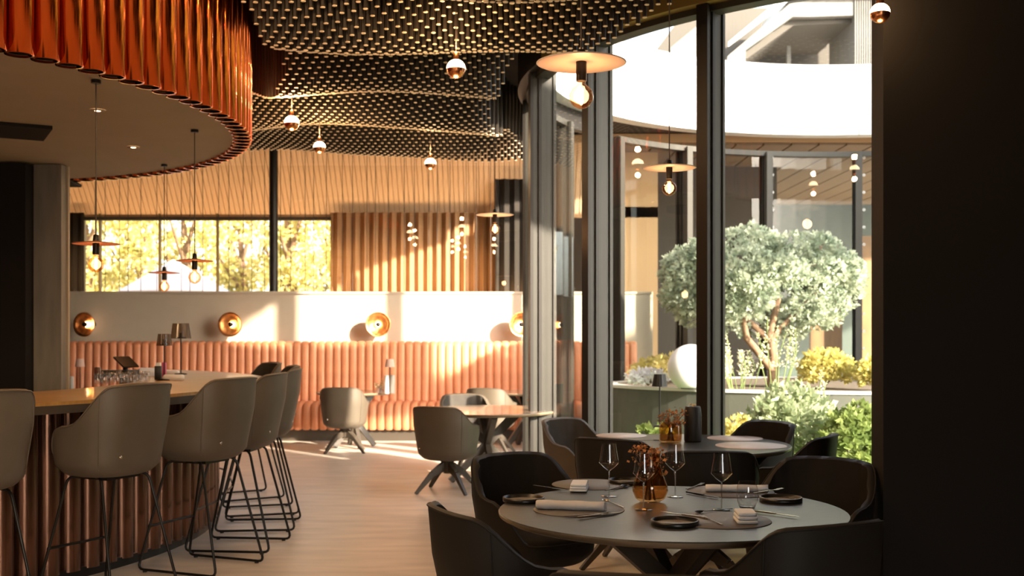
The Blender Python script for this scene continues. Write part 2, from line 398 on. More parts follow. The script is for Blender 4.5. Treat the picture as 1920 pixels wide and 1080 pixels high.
# ---- rear window wall, sloping slatted soffit
RY = 16.9; RZ = 3.26
so = MB(); SX0, SX1 = -9.5, 1.25
so.add([(SX0, 16.05, 4.2), (SX1, 16.05, 4.2), (SX1, RY + .02, RZ), (SX0, RY + .02, RZ), (SX0, 16.05, 4.3), (SX1, 16.05, 4.3), (SX1, RY + .02, 4.3), (SX0, RY + .02, 4.3)],
       [(3, 2, 1, 0), (4, 5, 6, 7), (0, 1, 5, 4), (1, 2, 6, 5), (2, 3, 7, 6), (3, 0, 4, 7)])
soff = struct('trim_3', so, M_slat2, 'sloping pale wood slatted soffit above the rear windows')
sl = (Vector((0, RY, RZ)) - Vector((0, 16.05, 4.2))); Ls = sl.length; ang = atan2(sl.z, sl.y)
src = None; n = 0; x = -6.9
while x < SX1 - .05:
    if src is None:
        m = MB().box((0, 0, 0), (.066, Ls, .016)); src = m.build('slat', M_slat, soff)
        src.location = (x, (RY + 16.05) / 2 - .01, (RZ + 4.2) / 2 - .012); src.rotation_euler = (ang, 0, 0)
    else:
        o = src.copy(); COL.objects.link(o); o.parent = soff; o.location = (x, (RY + 16.05) / 2 - .01, (RZ + 4.2) / 2 - .012)
    x += .075
rw = MB(); slab(rw, -9.5, -6.75, RY, RY + .1, 0, RZ + .1); slab(rw, -9.5, 2.2, RY, RY + .1, RZ - .06, 4.4); slab(rw, -2.55, .55, RY + .05, RY + .15, 0, RZ + .1); slab(rw, -6.75, -2.55, RY, RY + .1, 0, 1.6); slab(rw, 1.5, 2.2, RY, RY + .1, 0, RZ + .1)
struct('wall_rear', rw, M_slat2, 'wall around the rear windows')
w3 = empty('window_3', (0, RY, 0), 0, 'long rear window looking out on sunlit trees', kind='structure')
mm = None
for px in (158, 188, 300, 408, 510, 622):
    x = PD(px, RY)
    if mm is None: mm = MB().box((0, 0, 2.42), (.032, .06, 1.7)).build('mullion', mat('olive_frame', (.20, .16, .07), .5), w3, (x, 0, 0))
    else: piece(mm, w3, (x, 0, 0))
xs = [PD(p, RY) for p in (158, 188, 300, 408, 510, 622)]
for a, b in zip(xs, xs[1:]):
    MB().add([(a, .01, 1.6), (b, .01, 1.6), (b, .01, RZ), (a, .01, RZ)], [(0, 1, 2, 3)]).build('pane', M_glass, w3)
MB().box((-4.5, 0, RZ - .08), (4.3, .08, .05)).build('head_rail', M_frame, w3)
w4 = empty('window_4', (0, RY, 0), 0, 'narrow rear window beyond the courtyard corner', kind='structure')
MB().add([(.6, .01, .4), (1.5, .01, .4), (1.5, .01, RZ), (.6, .01, RZ)], [(0, 1, 2, 3)]).build('pane', M_glass, w4)
for x in (.6, 1.5): MB().box((x, 0, 1.8), (.05, .08, 2.9)).build('mullion', M_frame, w4)
w5 = empty('window_5', (0, WY + .1, 0), 0, 'frameless glass screen standing on the ledge', kind='structure')
MB().add([(-7.5, 0, LZ), (.1, 0, LZ), (.1, 0, 3.85), (-7.5, 0, 3.85)], [(0, 1, 2, 3)]).build('pane', M_screen, w5)

# black round column standing behind the ledge
cm = MB().lathe([(.062, 2.05), (.062, 4.34)], seg=20)
cm2 = tag(cm.build('pillar', M_frame_d, None, (PD(513, 15.97), 15.97, 0)), 'slim round black column behind the ledge', kind='structure')

# curtains
def curtain(name, x0, x1, y, z0, z1, pitch, amp, m, label, rings=True):
    n = int((x1 - x0) / pitch * 10); mb = MB(); L = []
    for i in range(n + 1):
        x = x0 + (x1 - x0) * i / n; ph = 2 * pi * (x - x0) / pitch
        ph += .9 * noise.noise(Vector((x * 2.3, y, 0)))
        a = amp * (.75 + .5 * noise.noise(Vector((x * 1.7, 3, y))))
        L.append((x + .3 * amp * sin(2 * ph), y + a * sin(ph)))
    for j in range(6):
        for i in range(n + 1):
            t = j / 5; k = 1 - .25 * t
            mb.v.append((L[i][0], y + (L[i][1] - y) * k, z0 + (z1 - z0) * t))
    for j in range(5):
        for i in range(n): a = j * (n + 1) + i; mb.f.append([a, a + 1, a + n + 2, a + n + 1]); mb.m.append(0); mb.sm.append(True)
    o = mb.build(name, m); tag(o, label, 'curtain')
    s_ = o.modifiers.new('t', 'SOLIDIFY'); s_.thickness = .006
    return o
curtain('curtain', PD(622, 16.75), PD(940, 16.75), 16.68, .02, RZ - .01, .135, .062, M_curt, 'long pleated beige curtain half lit by sun behind the ledge')
curtain('curtain', PD(128, 16.7), PD(158, 16.7), 16.68, .02, RZ - .01, .12, .045, M_drape, 'dark drape hanging at the left end of the rear windows')
curtain('curtain', PD(930, 16.2), .36, 16.3, .02, 3.7, .15, .06, M_drape, 'black pleated drape beside the courtyard corner column')
# thin cords in front of the rear windows
cords = empty('string_curtain', (0, WY - .0, 0), 0, 'row of thin dark cords strung above the ledge', 'string curtain')
src = None; px = 178; k = 0
while px < 925:
    if src is None: src = MB().tube([(0, 0, LZ + .0), (0, 0, 4.33)], .0045, 5).build('cord', M_cord, cords, (PD(px, WY), 0, 0))
    else: piece(src, cords, (PD(px, WY), 0, 0))
    px += (19, 27, 16, 24, 30)[k % 5]; k += 1

# ---------------------------------------------------------------- rods of the ceiling
BC = (-5.475, 8.21)
def wave(x, y):
    ph = 2 * pi * (y - 8.75 - .16 * sin(x * 1.5 + .6) - .10 * x) / (1.42 + .03 * y)
    return 3.70 + .125 * sin(ph) * (.8 + .35 * sin(x * .9 + 2)) + .05 * sin(1.3 * x + .8 * y) + .02 * sin(3.1 * x - 2 * y)
rods = []
px_, py_ = .080, .066
j = 0; y = 5.2
while y < 13.6:
    x = -3.6 + (px_ / 2 if j % 2 else 0)
    while x < 3.3:
        db = sqrt((x - BC[0]) ** 2 + (y - BC[1]) ** 2); dr = sqrt((x - RC[0]) ** 2 + (y - RC[1]) ** 2)
        re = 4.95 if y < 9 else 4.95 - .42 * min(1, (y - 9) / 3)
        z = wave(x, y)
        sy = HZ - (z - H) * F / y
        if db > 3.72 and dr > re and sy > -40 and sy < 400 and abs(x) < y * .5: rods.append((x, y, z))
        x += px_
    y += py_; j += 1
rods.sort(key=lambda r: r[1] if HZ - (r[2] - H) * F / r[1] > 3 else 99)
def rodmb(mb, x, y, z, r=.017, top=4.34, seg=6):
    vs = [];
    for zz in (z, z + .006, top):
        for k in range(seg): vs.append((x + r * cos(2 * pi * k / seg), y + r * sin(2 * pi * k / seg), zz))
    mb.add(vs, [tuple(reversed(range(seg)))], 1)
    mb.add([vs[k] for k in range(2 * seg)], [(k, (k + 1) % seg, seg + (k + 1) % seg, seg + k) for k in range(seg)], 1)
    mb.add([vs[k] for k in range(seg, 3 * seg)], [(k, (k + 1) % seg, seg + (k + 1) % seg, seg + k) for k in range(seg)], 0)
src = None
for (x, y, z) in rods[:300]:
    if src is None: m = MB(); rodmb(m, 0, 0, 0, top=.9); src = m.build('rod', [M_rod, M_tip], ceiling, (x, y, z))
    else: piece(src, ceiling, (x, y, z))
m = MB()
for (x, y, z) in rods[300:]: rodmb(m, x, y, z)
o = m.build('rods', [M_rod, M_tip], ceiling); o['kind'] = 'stuff'

# ---------------------------------------------------------------- banquette
bq = empty('banquette', (0, 15.5, 0), 0, 'long coral channel-tufted banquette along the low partition wall', 'banquette')
BX0, BX1 = -6.9, 1.7; pitch = .1115
def channel_mb(w_, prof):
    """vertical channel: prof = (y, z) path, puffed across its width"""
    mb = MB(); n = 6; L = []
    for i, (yy, zz, ny, nz) in enumerate(prof):
        row = []
        for k in range(n + 1):
            u = -1 + 2 * k / n; p = .030 * (sqrt(max(0, 1 - (abs(u)) ** 2.6)))
            row.append((u * w_ / 2, yy + ny * p, zz + nz * p))
        L += row
    fs = []
    for i in range(len(prof) - 1):
        for k in range(n): a = i * (n + 1) + k; fs.append((a, a + 1, a + n + 2, a + n + 1))
    mb.add(L, fs, 0, True); return mb
back_prof = [(.20, 1.325, 0, .3), (.16, 1.33, 0, .6), (.12, 1.315, -.6, .6), (.105, 1.27, -1, .1), (.10, 1.0, -1, 0), (.09, .75, -1, 0), (.07, .50, -1, 0), (.07, .44, -1, 0)]
seat_prof = [(.10, .49, 0, .6), (0, .50, 0, 1), (-.25, .50, 0, 1), (-.36, .485, -.4, .9), (-.41, .44, -1, .4), (-.42, .30, -1, 0), (-.415, .20, -1, -.3), (-.39, .17, -.6, -.6)]
bsrc = channel_mb(pitch, back_prof).build('back_channel', M_coral, bq, (BX0, 0, 0))
ssrc = channel_mb(pitch, seat_prof).build('seat_channel', M_coral, bq, (BX0, 0, 0))
x = BX0 + pitch
while x < BX1: piece(bsrc, bq, (x, 0, 0)); piece(ssrc, bq, (x, 0, 0)); x += pitch
m = MB(); slab(m, BX0, BX1, .10, .38, .2, 1.32); slab(m, BX0, BX1, -.38, .38, .17, .47); m.build('frame', M_coral, bq)
m = MB(); slab(m, BX0, BX1, -.33, .38, 0, .17); m.build('plinth', M_edge, bq)

# ---------------------------------------------------------------- bar: counter, tubes, canopy
def arc(r, a0, a1, n, c_=BC): return [(c_[0] + r * cos(radians(a0 + (a1 - a0) * k / n)), c_[1] + r * sin(radians(a0 + (a1 - a0) * k / n))) for k in range(n + 1)]
bar = empty('bar_counter', (BC[0], BC[1], 0), 0, 'large curved bar counter with wooden top and copper tube front', 'bar')
def bandmb(ro, ri, a0, a1, z0, z1, n=60, ai1=None):
    m = MB(); ai1 = a1 if ai1 is None else ai1
    O_ = arc(ro, a0, a1, n, (0, 0)); I_ = arc(ri, a0, ai1, n, (0, 0))
    for k in range(n): m.prism([I_[k], O_[k], O_[k + 1], I_[k + 1]], z0, z1)
    return m
bandmb(3.61, 2.62, -120, 62, 1.086, 1.106, ai1=42).build('counter_top', M_wood_bar, bar)
bandmb(3.62, 3.30, -120, 62, 1.04, 1.086).build('counter_edge', M_edge, bar)
bandmb(3.14, 2.74, -120, 58, .06, 1.04, ai1=40).build('body', M_dark, bar)
bandmb(3.20, 2.9, -120, 58, 0, .06).build('plinth', M_blackmetal, bar)
tb = MB(); tb.lathe([(.074, .05), (.074, 1.04)], seg=14)
src = None; a = -112
while a < 56:
    loc = (3.15 * cos(radians(a)), 3.15 * sin(radians(a)), 0)
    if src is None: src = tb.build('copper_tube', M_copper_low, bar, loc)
    else: piece(src, bar, loc)
    a += math.degrees(.150 / 3.15)
cz = 3.04
cp = empty('bar_canopy', (BC[0], BC[1], cz), 0, 'huge round canopy of upright copper tubes above the bar with beige underside', 'canopy')
m = MB(); P_ = arc(3.37, 0, 360, 120, (0, 0))[:-1]; m.prism(P_, 0, .04); m.build('soffit', M_soffit, cp)
m = MB(); P_ = arc(3.30, 0, 360, 90, (0, 0))[:-1]; m.prism(P_, .04, 1.30); m.build('drum', M_dark, cp)
tb = MB(); tb.lathe([(.066, -.015), (.078, -.015), (.080, 1.3)], seg=16, cap=False); tb.lathe([(0, .0), (.067, .0)], seg=16, mi=1, cap=False)
src = None; a = -140
while a < 150:
    loc = (3.40 * cos(radians(a)), 3.40 * sin(radians(a)), 0)
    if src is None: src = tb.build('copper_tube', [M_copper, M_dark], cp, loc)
    else: piece(src, cp, loc)
    a += math.degrees(.158 / 3.40)
for (px, py, sx, sy, rz) in ((-30, 238, .9, .6, .5), (-10, 338, 1.6, .5, .15)):
    p = PX(px, py, cz); MB().box((0, 0, 0), (sx, sy, .03)).build('recess_panel', M_dark, cp, (p.x - BC[0], p.y - BC[1], -.012), rz)
for (px, py) in ((183, 206), (250, 275)):
    p = PX(px, py, cz); d_ = MB(); d_.lathe([(.02, -.006), (.05, -.006), (.052, .0)], seg=16, mi=0, cap=False); d_.lathe([(0, -.004), (.036, -.004)], seg=16, mi=1, cap=False)
    d_.build('downlight', [M_soffit, M_dl], cp, (p.x - BC[0], p.y - BC[1], -.002))
# concrete pier and dark cabinet at the heart of the bar
m = MB(); x1 = PD(127, 10.5); x0 = PD(63, 10.35); slab(m, x0, x1, 10.35, 10.5, 0, 3.03); struct('pillar', m, M_conc, 'board-marked grey concrete pier behind the bar')
m = MB(); slab(m, x1, x1 + .02, 10.46, 10.5, 0, 3.03); struct('trim_4', m, M_soffit)
bc = empty('back_bar_cabinet', (-5.9, 10.45, 0), 0, 'tall black cabinet behind the bar beside the concrete pier', 'cabinet')
slabm = MB(); slab(slabm, -2.0, x0 + 5.9 - .01, -.25, .35, 0, 3.02); slabm.build('body', M_dark, bc)
for k in range(4): MB().box((-1.6 + .77 * k, -.26, 1.55), (.73, .02, 2.9)).build('door', M_dark, bc)
MB().box((-.55, -.30, 1.02), (2.6, .1, .03)).build('shelf', M_conc, bc)

# ---------------------------------------------------------------- bucket chairs and stools
def sgnpow(v, p): return math.copysign(abs(v) ** p, v)
def bucket(W_, D_, zb, zs, za, zt, rake=.05, n=56, folds=0.):
    """one-piece bucket shell; back at -Y. returns MB with outer (0) and inner (1) faces and the rim line"""
    a_, b_ = W_ / 2, D_ / 2; nn = 2.7
    def rim(t):
        def s(e0, e1, v): v = min(1, max(0, (v - e0) / (e1 - e0))); return v * v * (3 - 2 * v)
        return zt - .012 * (t / .25) ** 2 * (t < .25) - .012 * (t >= .25) - (zt - .012 - za) * s(.22, .52, t) - (za - zs - .0) * s(.52, .80, t) * 1.0
    def plan(ph, z, off=0):
        v = (z - zb) / (zt - zb); s = .60 + .27 * min(1, v / .12) ** .5 + .13 * min(1, max(0, (v - .05) / .6))
        x = (a_ * s - off) * sgnpow(sin(ph), 2 / nn); y = -(b_ * s - off) * sgnpow(cos(ph), 2 / nn) - rake * max(0, v - .2) * max(0, cos(ph))
        return x, y
    lv = 12; mb = MB(); O_ = []; I_ = []; R_ = []
    for i in range(n):
        ph = -pi + 2 * pi * i / n; t = abs(ph) / pi; zr = rim(t)
        for k in range(lv + 1):
            v = k / lv; z = zb + (zr - zb) * v ** 1.5; O_.append((*plan(ph, z), z))
        R_.append((*plan(ph, zr + .0, .014), zr + .010))
        for k in range(7):
            z = zr - .004 - (zr - (zs - .03)) * (k / 6); fo = .030 + folds * max(0, sin(ph * 16)) * (1 - k / 6) * (t < .5)
            I_.append((*plan(ph, z, fo), z))
    q = lv + 1
    mb.add(O_, [(i * q + k, ((i + 1) % n) * q + k, ((i + 1) % n) * q + k + 1, i * q + k + 1) for i in range(n) for k in range(lv)], 0, True)
    mb.add([O_[i * q] for i in range(n)], [tuple(reversed(range(n)))], 0)
    T_ = [O_[i * q + lv] for i in range(n)] + R_ + [I_[i * 7] for i in range(n)]
    mb.add(T_, [(i, (i + 1) % n, n + (i + 1) % n, n + i) for i in range(n)] + [(n + i, n + (i + 1) % n, 2 * n + (i + 1) % n, 2 * n + i) for i in range(n)], 0, True)
    mb.add(I_, [(i * 7 + k + 1, ((i + 1) % n) * 7 + k + 1, ((i + 1) % n) * 7 + k, i * 7 + k) for i in range(n) for k in range(6)], 1, True)
    rl = [(*plan(-pi + 2 * pi * i / n, rim(abs(-pi + 2 * pi * i / n) / pi), -.001), rim(abs(-pi + 2 * pi * i / n) / pi) + .001) for i in range(n)]
    def seam(s_):
        ph = s_ * .30 * pi; return [(*plan(ph, zb + (rim(.30) - zb) * k / 10, -.001), zb + (rim(.30) - zb) * k / 10) for k in range(1, 11)]
    return mb, rl, seam
def cushion(W_, D_, z0, z1):
    mb = MB(); n = 32; L = []
    for (k, z) in ((1 - .06, z0), (1, z0 + (z1 - z0) * .5), (.97, z1 - .012), (.90, z1), (.5, z1 + .012), (.02, z1 + .014)):
        for i in range(n):
            ph = 2 * pi * i / n; L.append((W_ / 2 * k * sgnpow(cos(ph), 2 / 2.8), D_ / 2 * k * sgnpow(sin(ph), 2 / 2.8), z))
    mb.add(L, [(j * n + i, j * n + (i + 1) % n, (j + 1) * n + (i + 1) % n, (j + 1) * n + i) for j in range(5) for i in range(n)], 0, True)
    mb.add(L[:n], [tuple(reversed(range(n)))]); return mb
def upholstery(root, dims, mo, mi_, folds=0.):
    W_, D_, zb, zs, za, zt = dims
    mb, rl, seam = bucket(W_, D_, zb, zs, za, zt, folds=folds)
    sh = mb.build('shell', [mo, mi_], root)
    MB().tube(rl, .0045, 5, closed=True).build('piping', mo, sh)
    for s_ in (-1, 1): MB().tube(seam(s_), .003, 5).build('seam', mo, sh)
    cushion(W_ * .84, D_ * .84, zs - .06, zs + .03).build('seat_cushion', mi_, root, (0, .02, 0))
    v = (.12); x_, y_ = -W_ * .27, -D_ * .465
    MB().lathe([(0, .004), (.008, .003), (.009, 0)], seg=10, rot=Matrix.Rotation(radians(90), 3, 'X'), cap=False).build('button', M_steel, root, (x_, y_ - .008, zb + (zt - zb) * .24))
def make_stool():
    t = empty('bar_stool', (0, 0, 0), 0, 'x', 'bar stool')
    upholstery(t, (.60, .56, .69, .80, .97, 1.20), M_shell, M_shell_in)
    for s_ in (-1, 1):
        fr = MB(); p = smoothpath([(s_ * .10, 0, .685), (s_ * .17, -.13, .685), (s_ * .245, -.295, .014), (s_ * .245, .295, .014), (s_ * .17, .13, .685), (s_ * .10, 0, .685)], .045, 4)
        fr.tube(p, .0085, 8); o = fr.build('side_frame', M_blackmetal, t)
        for y_ in (-.24, .24): MB().lathe([(.014, 0), (.014, .008)], seg=8).build('foot_pad', M_can_b, o, (s_ * .245, y_, 0))
    MB().tube([(-.218, .236, .28), (.218, .236, .28)], .008, 8).build('foot_rest', M_blackmetal, t)
    MB().box((0, 0, .68), (.24, .24, .02)).build('mounting_plate', M_blackmetal, t)
    return t
st = make_stool(); KIDS = {}
stools = [(-2.78, 5.70, 'bar stool nearest the lens, cut by the left frame edge'), (-2.28, 6.33, 'whole taupe bar stool second from the left edge, back turned'),
          (-1.96, 7.08, 'third taupe bar stool along the counter, seen three-quarter from behind'), (-1.89, 7.76, 'fourth bar stool along the counter, just behind the third'),
          (-1.93, 8.55, 'fifth bar stool, furthest right at the counter tip'), (-2.08, 9.25, 'sixth bar stool, only its dark top showing past the fifth'),
          (-2.41, 10.07, 'last bar stool at the far side of the counter')]
for i, (x, y, lb) in enumerate(stools):
    a = atan2(BC[1] - y, BC[0] - x) - pi / 2 + (0, .05, -.08, .03, 0, 0, 0)[i]
    place(st, i > 0, (x, y, 0), a, lb, 'taupe bucket stools round the bar')

def make_chair(kind):
    t = empty('dining_chair', (0, 0, 0), 0, 'x', 'chair')
    mo, mi_, fo = {'taupe': (M_shell, M_shell_in, 0), 'soft': (M_shell, M_grey_in, .012), 'black': (M_blk, M_blk_in, .012), 'blackplain': (M_blk, M_blk_in, 0)}[kind]
    upholstery(t, (.58, .55, .30, .43, .62, .80) if kind in ('taupe', 'soft') else (.62, .58, .30, .43, .635, .83), mo, mi_, fo)
    MB().lathe([(.035, .17), (.05, .2), (.055, .27), (.09, .30)], seg=16).build('swivel_hub', M_legwood, t)
    lg = None
    for k in range(4):
        a = pi / 4 + k * pi / 2 + .2
        if lg is None:
            m = MB(); m.beam((.02, 0, .245), (.16, 0, .175), .045, .036, .09, .05); m.beam((.16, 0, .175), (.335, 0, .002), .036, .022, .05, .026)
            lg = m.build('leg', M_legwood, t, (0, 0, 0), a)
        else: piece(lg, t, (0, 0, 0), a)
    return t
T1 = Vector((.70, 4.93, 0)); T2 = Vector((1.19, 7.79, 0)); T3 = Vector((-.25, 11.13, 0)); T4 = Vector((-2.02, 14.38, 0)); T5 = Vector((.18, 14.4, 0)); T6 = Vector((-5.45, 14.4, 0))
chairs = {
 'blackplain': [((.02, 4.30), T1, -.35, 'near black tub chair left of the front table, nearest the open floor', 'near black chairs at the front table'),
           ((1.0, 4.12), T1, .1, 'near black tub chair front right of the front table, back filling the corner', 'near black chairs at the front table'),
           ((.40, 3.35), T1, 0, 'black chair at the bottom edge of the view, only its rim showing', 'near black chairs at the front table'),
           ((.74, 7.12), T2, 0, 'dark tub chair with its back turned, left front of the second table', 'dark chairs at the second table'),
           ((1.10, 6.45), T2, 0, 'low dark chair between the front table and the second table', 'dark chairs at the second table')],
 'black': [((.13, 5.80), T1, 0, 'near black chair with gathered back behind the left of the front table', 'near black chairs at the front table'),
           ((1.47, 5.60), T1, .15, 'broad near black chair behind the right of the front table', 'near black chairs at the front table'),
           ((1.67, 8.03), T2, .1, 'black chair against the garden glass behind the second table', 'dark chairs at the second table'),
           ((1.76, 7.25), T2, .25, 'black chair at the right end of the second table, in front of the green bushes', 'dark chairs at the second table')],
 'soft': [((.56, 8.65), T2, .15, 'charcoal chair with gathered back, left behind the second table', 'dark chairs at the second table'),
          ((-.47, 11.95), T3, 0, 'grey chair with gathered back facing us across the round table by the column', 'chairs in the rear of the room')],
 'taupe': [((-.60, 10.42), T3, .05, 'taupe swivel chair with its back turned at the round table by the column', 'chairs in the rear of the room'),
           ((-2.06, 13.8), T4, 0, 'taupe swivel chair with its back turned at the small banquette table', 'chairs in the rear of the room'),
           ((-.24, 13.65), T5, .15, 'taupe chair behind the round table, nearest the banquette', 'chairs in the rear of the room')]}
for kind, L in chairs.items():
    pr = make_chair(kind)
    for i, ((x, y), T_, tw, lb, gr) in enumerate(L):
        place(pr, i > 0, (x, y, 0), atan2(T_.y - y, T_.x - x) - pi / 2 + tw, lb, gr)

# ---------------------------------------------------------------- tables
TZ = .71
def table(T_, D_, top, label, rz=.4, group='round tables'):
    t = empty('round_table', T_, rz, label, 'table', group)
    m = MB(); r = D_ / 2
    m.lathe([(0, TZ - .0), (r - .004, TZ), (r, TZ - .005)], seg=72, mi=0, cap=False, smooth=False)
    m.lathe([(r, TZ - .005), (r - .002, TZ - .018), (r - .03, TZ - .032), (0, TZ - .032)], seg=72, mi=1, cap=False)
    m.build('tabletop', [top, M_rim], t)
    lg = None; k_ = D_ / 1.5
    for k in range(4):
        if lg is None:
            m = MB(); m.beam((-.40 * k_, 0, 0.012), (.34 * k_, 0, TZ - .034), .045, .06, .06, .085); lg = m.build('leg', M_legwood, t, (0, 0, 0), 0)
        else: piece(lg, t, (0, 0, 0), k * pi / 2)
    MB().box((0, 0, TZ - .04), (.5 * k_, .5 * k_, .012)).build('mounting_plate', M_blackmetal, t)
    return t
table(T1, 1.52, M_top, 'large round dark wood table laid for dinner in front')
table(T2, 1.47, M_top, 'second round dark table against the garden glazing with black lamp')
table(T3, 1.38, M_top_w, 'round wooden table beside the corner column catching coral reflections', .25)
table(T4, .98, M_top_w, 'small round table at the banquette behind the taupe chair')
table(T5, 1.0, M_top_w, 'small round table at the banquette half hidden by the corner column')
table(T6, .98, M_top_w, 'small round banquette table hidden behind the bar with pink lamp')

# ---------------------------------------------------------------- tableware on the front table
def on1(px, py, z=TZ): p = PX(px, py, TZ); return (p.x, p.y, z)
def make_wine():
    t = empty('wine_glass', (0, 0, 0), 0, 'x', 'wine glass')
    MB().lathe([(0, .122), (.008, .124), (.025, .137), (.047, .160), (.0465, .166), (.043, .185), (.033, .25)], seg=28, cap=False).build('bowl', M_wine, t)
    MB().lathe([(.0035, .004), (.0035, .10), (.0055, .118), (.004, .123)], seg=10).build('stem', M_wine2, t)
    MB().lathe([(0, .001), (.038, .001), (.038, .0025), (.02, .004), (.0035, .006)], seg=28, cap=False).build('foot', M_wine2, t)
    return t
wg = make_wine()
for i, (px, py, lb) in enumerate(((1142, 931, 'wine glass nearest the white folded napkin at the left'), (1207, 956, 'wine glass standing in front of the amber vase'),
                           (1266, 932, 'wine glass just behind and right of the amber vase'), (1353, 956, 'wine glass standing alone near the clear tumbler'))):
    place(wg, i > 0, on1(px, py), 0, lb, 'wine glasses on the front table')
tm = MB().lathe([(0, .004), (.034, .004), (.046, .03), (.049, .055), (.045, .09), (.038, .118)], seg=28, cap=False)
tm.lathe([(0, 0), (.032, 0), (.040, .010)], seg=28, cap=False)
tag(tm.build('tumbler', M_wine, None, on1(1401, 952)), 'clear rounded water tumbler right of the last wine glass', 'glass')

def bouquet(t, r, h0, h1, spread, n, mp, ms, seed):
    rnd = random.Random(seed); st_ = MB(); pe = MB()
    for k in range(n):
        a = rnd.random() * 2 * pi; e = rnd.random() ** .6; x0, y0 = rnd.uniform(-r, r) * .5, rnd.uniform(-r, r) * .5
        x1, y1, z1 = spread * e * cos(a), spread * e * sin(a), h0 + (h1 - h0) * rnd.random()
        st_.tube([(x0, y0, .012), (x0 * .4, y0 * .4, h0 * .7), (x1, y1, z1)], .0016, 4)
        for q in range(9):
            c_ = Vector((x1, y1, z1)) + Vector([rnd.gauss(0, .011) for _ in range(3)]); s_ = rnd.uniform(.006, .013)
            R = Matrix.Rotation(rnd.random() * 6, 3, Vector((rnd.random(), rnd.random(), rnd.random() + .1)).normalized())
            pe.add([c_ + R @ Vector(v) * s_ for v in ((-1, 0, 0), (0, -.6, .3), (1, 0, 0), (0, .6, -.3))], [(0, 1, 2, 3)], 0)
    st_.build('stems', ms, t); o = pe.build('dried_flowers', mp, t); o['kind'] = 'stuff'
def vase(name, loc, label, prof, bq_, mp=None, gm=None, seed=1, group=None):
    t = empty(name, loc, 0, label, 'vase', group)
    MB().lathe(prof, seg=32, cap=False).build('glass_body', gm or M_amber, t)
    bouquet(t, *bq_, mp or M_petal, M_stem, seed); return t
vp = [(0, .004), (.045, .004), (.068, .02), (.082, .055), (.078, .085), (.062, .125), (.050, .165), (.047, .20), (.049, .225), (.046, .225), (.044, .20), (.047, .165), (.059, .125), (.074, .085), (.078, .055), (.064, .023), (0, .012)]
vase('flower_vase', on1(1219, 942), 'bulbous amber glass vase of dried flowers in the middle of the front table', vp, (.05, .15, .27, .085, 26), seed=3)

def side_plate(px, py, label, first=[None]):
    if first[0] is None:
        t = empty('side_plate', (0, 0, 0), 0, label, 'plate', 'black rimmed side plates')
        MB().lathe([(0, 0), (.094, 0), (.097, .003), (.097, .021), (.091, .022), (.090, .008), (.085, .006)], seg=40, cap=False).build('rim', M_plate, t)
        MB().lathe([(0, .0065), (.085, .0065)], seg=40, cap=False).build('plate_centre', M_plate_in, t)
        first[0] = t; c_ = t
    else: c_ = copy_tree(first[0])
    c_['label'] = label; c_.location = on1(px, py); return c_
side_plate(982, 940, 'black rimmed side plate at the left edge of the front table')
side_plate(1265, 984, 'black rimmed side plate at the front edge beside cutlery')
side_plate(1464, 940, 'black rimmed side plate at the right of the front table')
side_plate(1176, 906, 'black rimmed side plate behind the first wine glass')

def mats(px, py, label, r=.20, m_=None, z=TZ, T=None, cat='placemat', gr='round placemats'):
    p = PX(px, py, TZ)
    o = MB().lathe([(0, .004), (r - .002, .004), (r, .002), (r, .0), (0, 0)], seg=48, cap=False).build('placemat', m_ or M_mat, None, (p.x, p.y, z)); return tag(o, label, cat, gr)
mats(1085, 956, 'round grey placemat under the rolled grey napkin at left')
mats(1108, 909, 'round grey placemat under the white folded napkin')
mats(1370, 922, 'round grey placemat under the napkin at far right', .21)
mats(1350, 976, 'round grey placemat at the front right beside the fork', .21)

def roll_napkin(px, py, L_, r, rz, label, m_=None):
    mb = MB(); n = 26; prof = []
    for k in range(n + 1):
        a = k / n * 4.2 * pi; rr = r * (.25 + .75 * k / n); prof.append((rr * cos(a), rr * sin(a) * .62))
    segs = 8; vs = []
    for j in range(segs + 1):
        x = -L_ / 2 + L_ * j / segs; s_ = 1 + .08 * sin(j * 1.7)
        for (a, b) in prof: vs.append((x + .004 * sin(a * 90), a * s_, r * .66 + b * s_))
    q = n + 1; mb.add(vs, [(j * q + k, (j + 1) * q + k, (j + 1) * q + k + 1, j * q + k + 1) for j in range(segs) for k in range(n)], 0, True)
    p = on1(px, py, TZ + .004); o = mb.build('napkin', m_ or M_linen, None, p, rz); tag(o, label, 'napkin', 'napkins on the front table')
    s_ = o.modifiers.new('t', 'SOLIDIFY'); s_.thickness = .003; return o
roll_napkin(1071, 958, .30, .034, -.20, 'grey linen napkin rolled along the left of the front table')
roll_napkin(1382, 924, .30, .030, -.06, 'grey linen napkin rolled at the far right behind the tumbler', M_linen_w)
def folded_napkin(px, py, dx, dy, h, rz, label, m_):
    mb = MB()
    n = 10
    for k in range(3):
        z0 = h * k / 3 + .001; z1 = h * (k + 1) / 3
        mb.rbox((0, .002 * k, (z0 + z1) / 2), (dx - .004 * k, dy - .006 * k, z1 - z0 - .001), .010)
    o = mb.build('napkin', m_, None, on1(px, py, TZ + .004), rz); return tag(o, label, 'napkin', 'napkins on the front table')
folded_napkin(1086, 919, .085, .19, .035, -.12, 'pale blue folded napkin standing proud at the back left', M_linen_w)
folded_napkin(1398, 980, .085, .14, .045, -.06, 'pale blue folded napkin in front of the tumbler', M_linen_w)

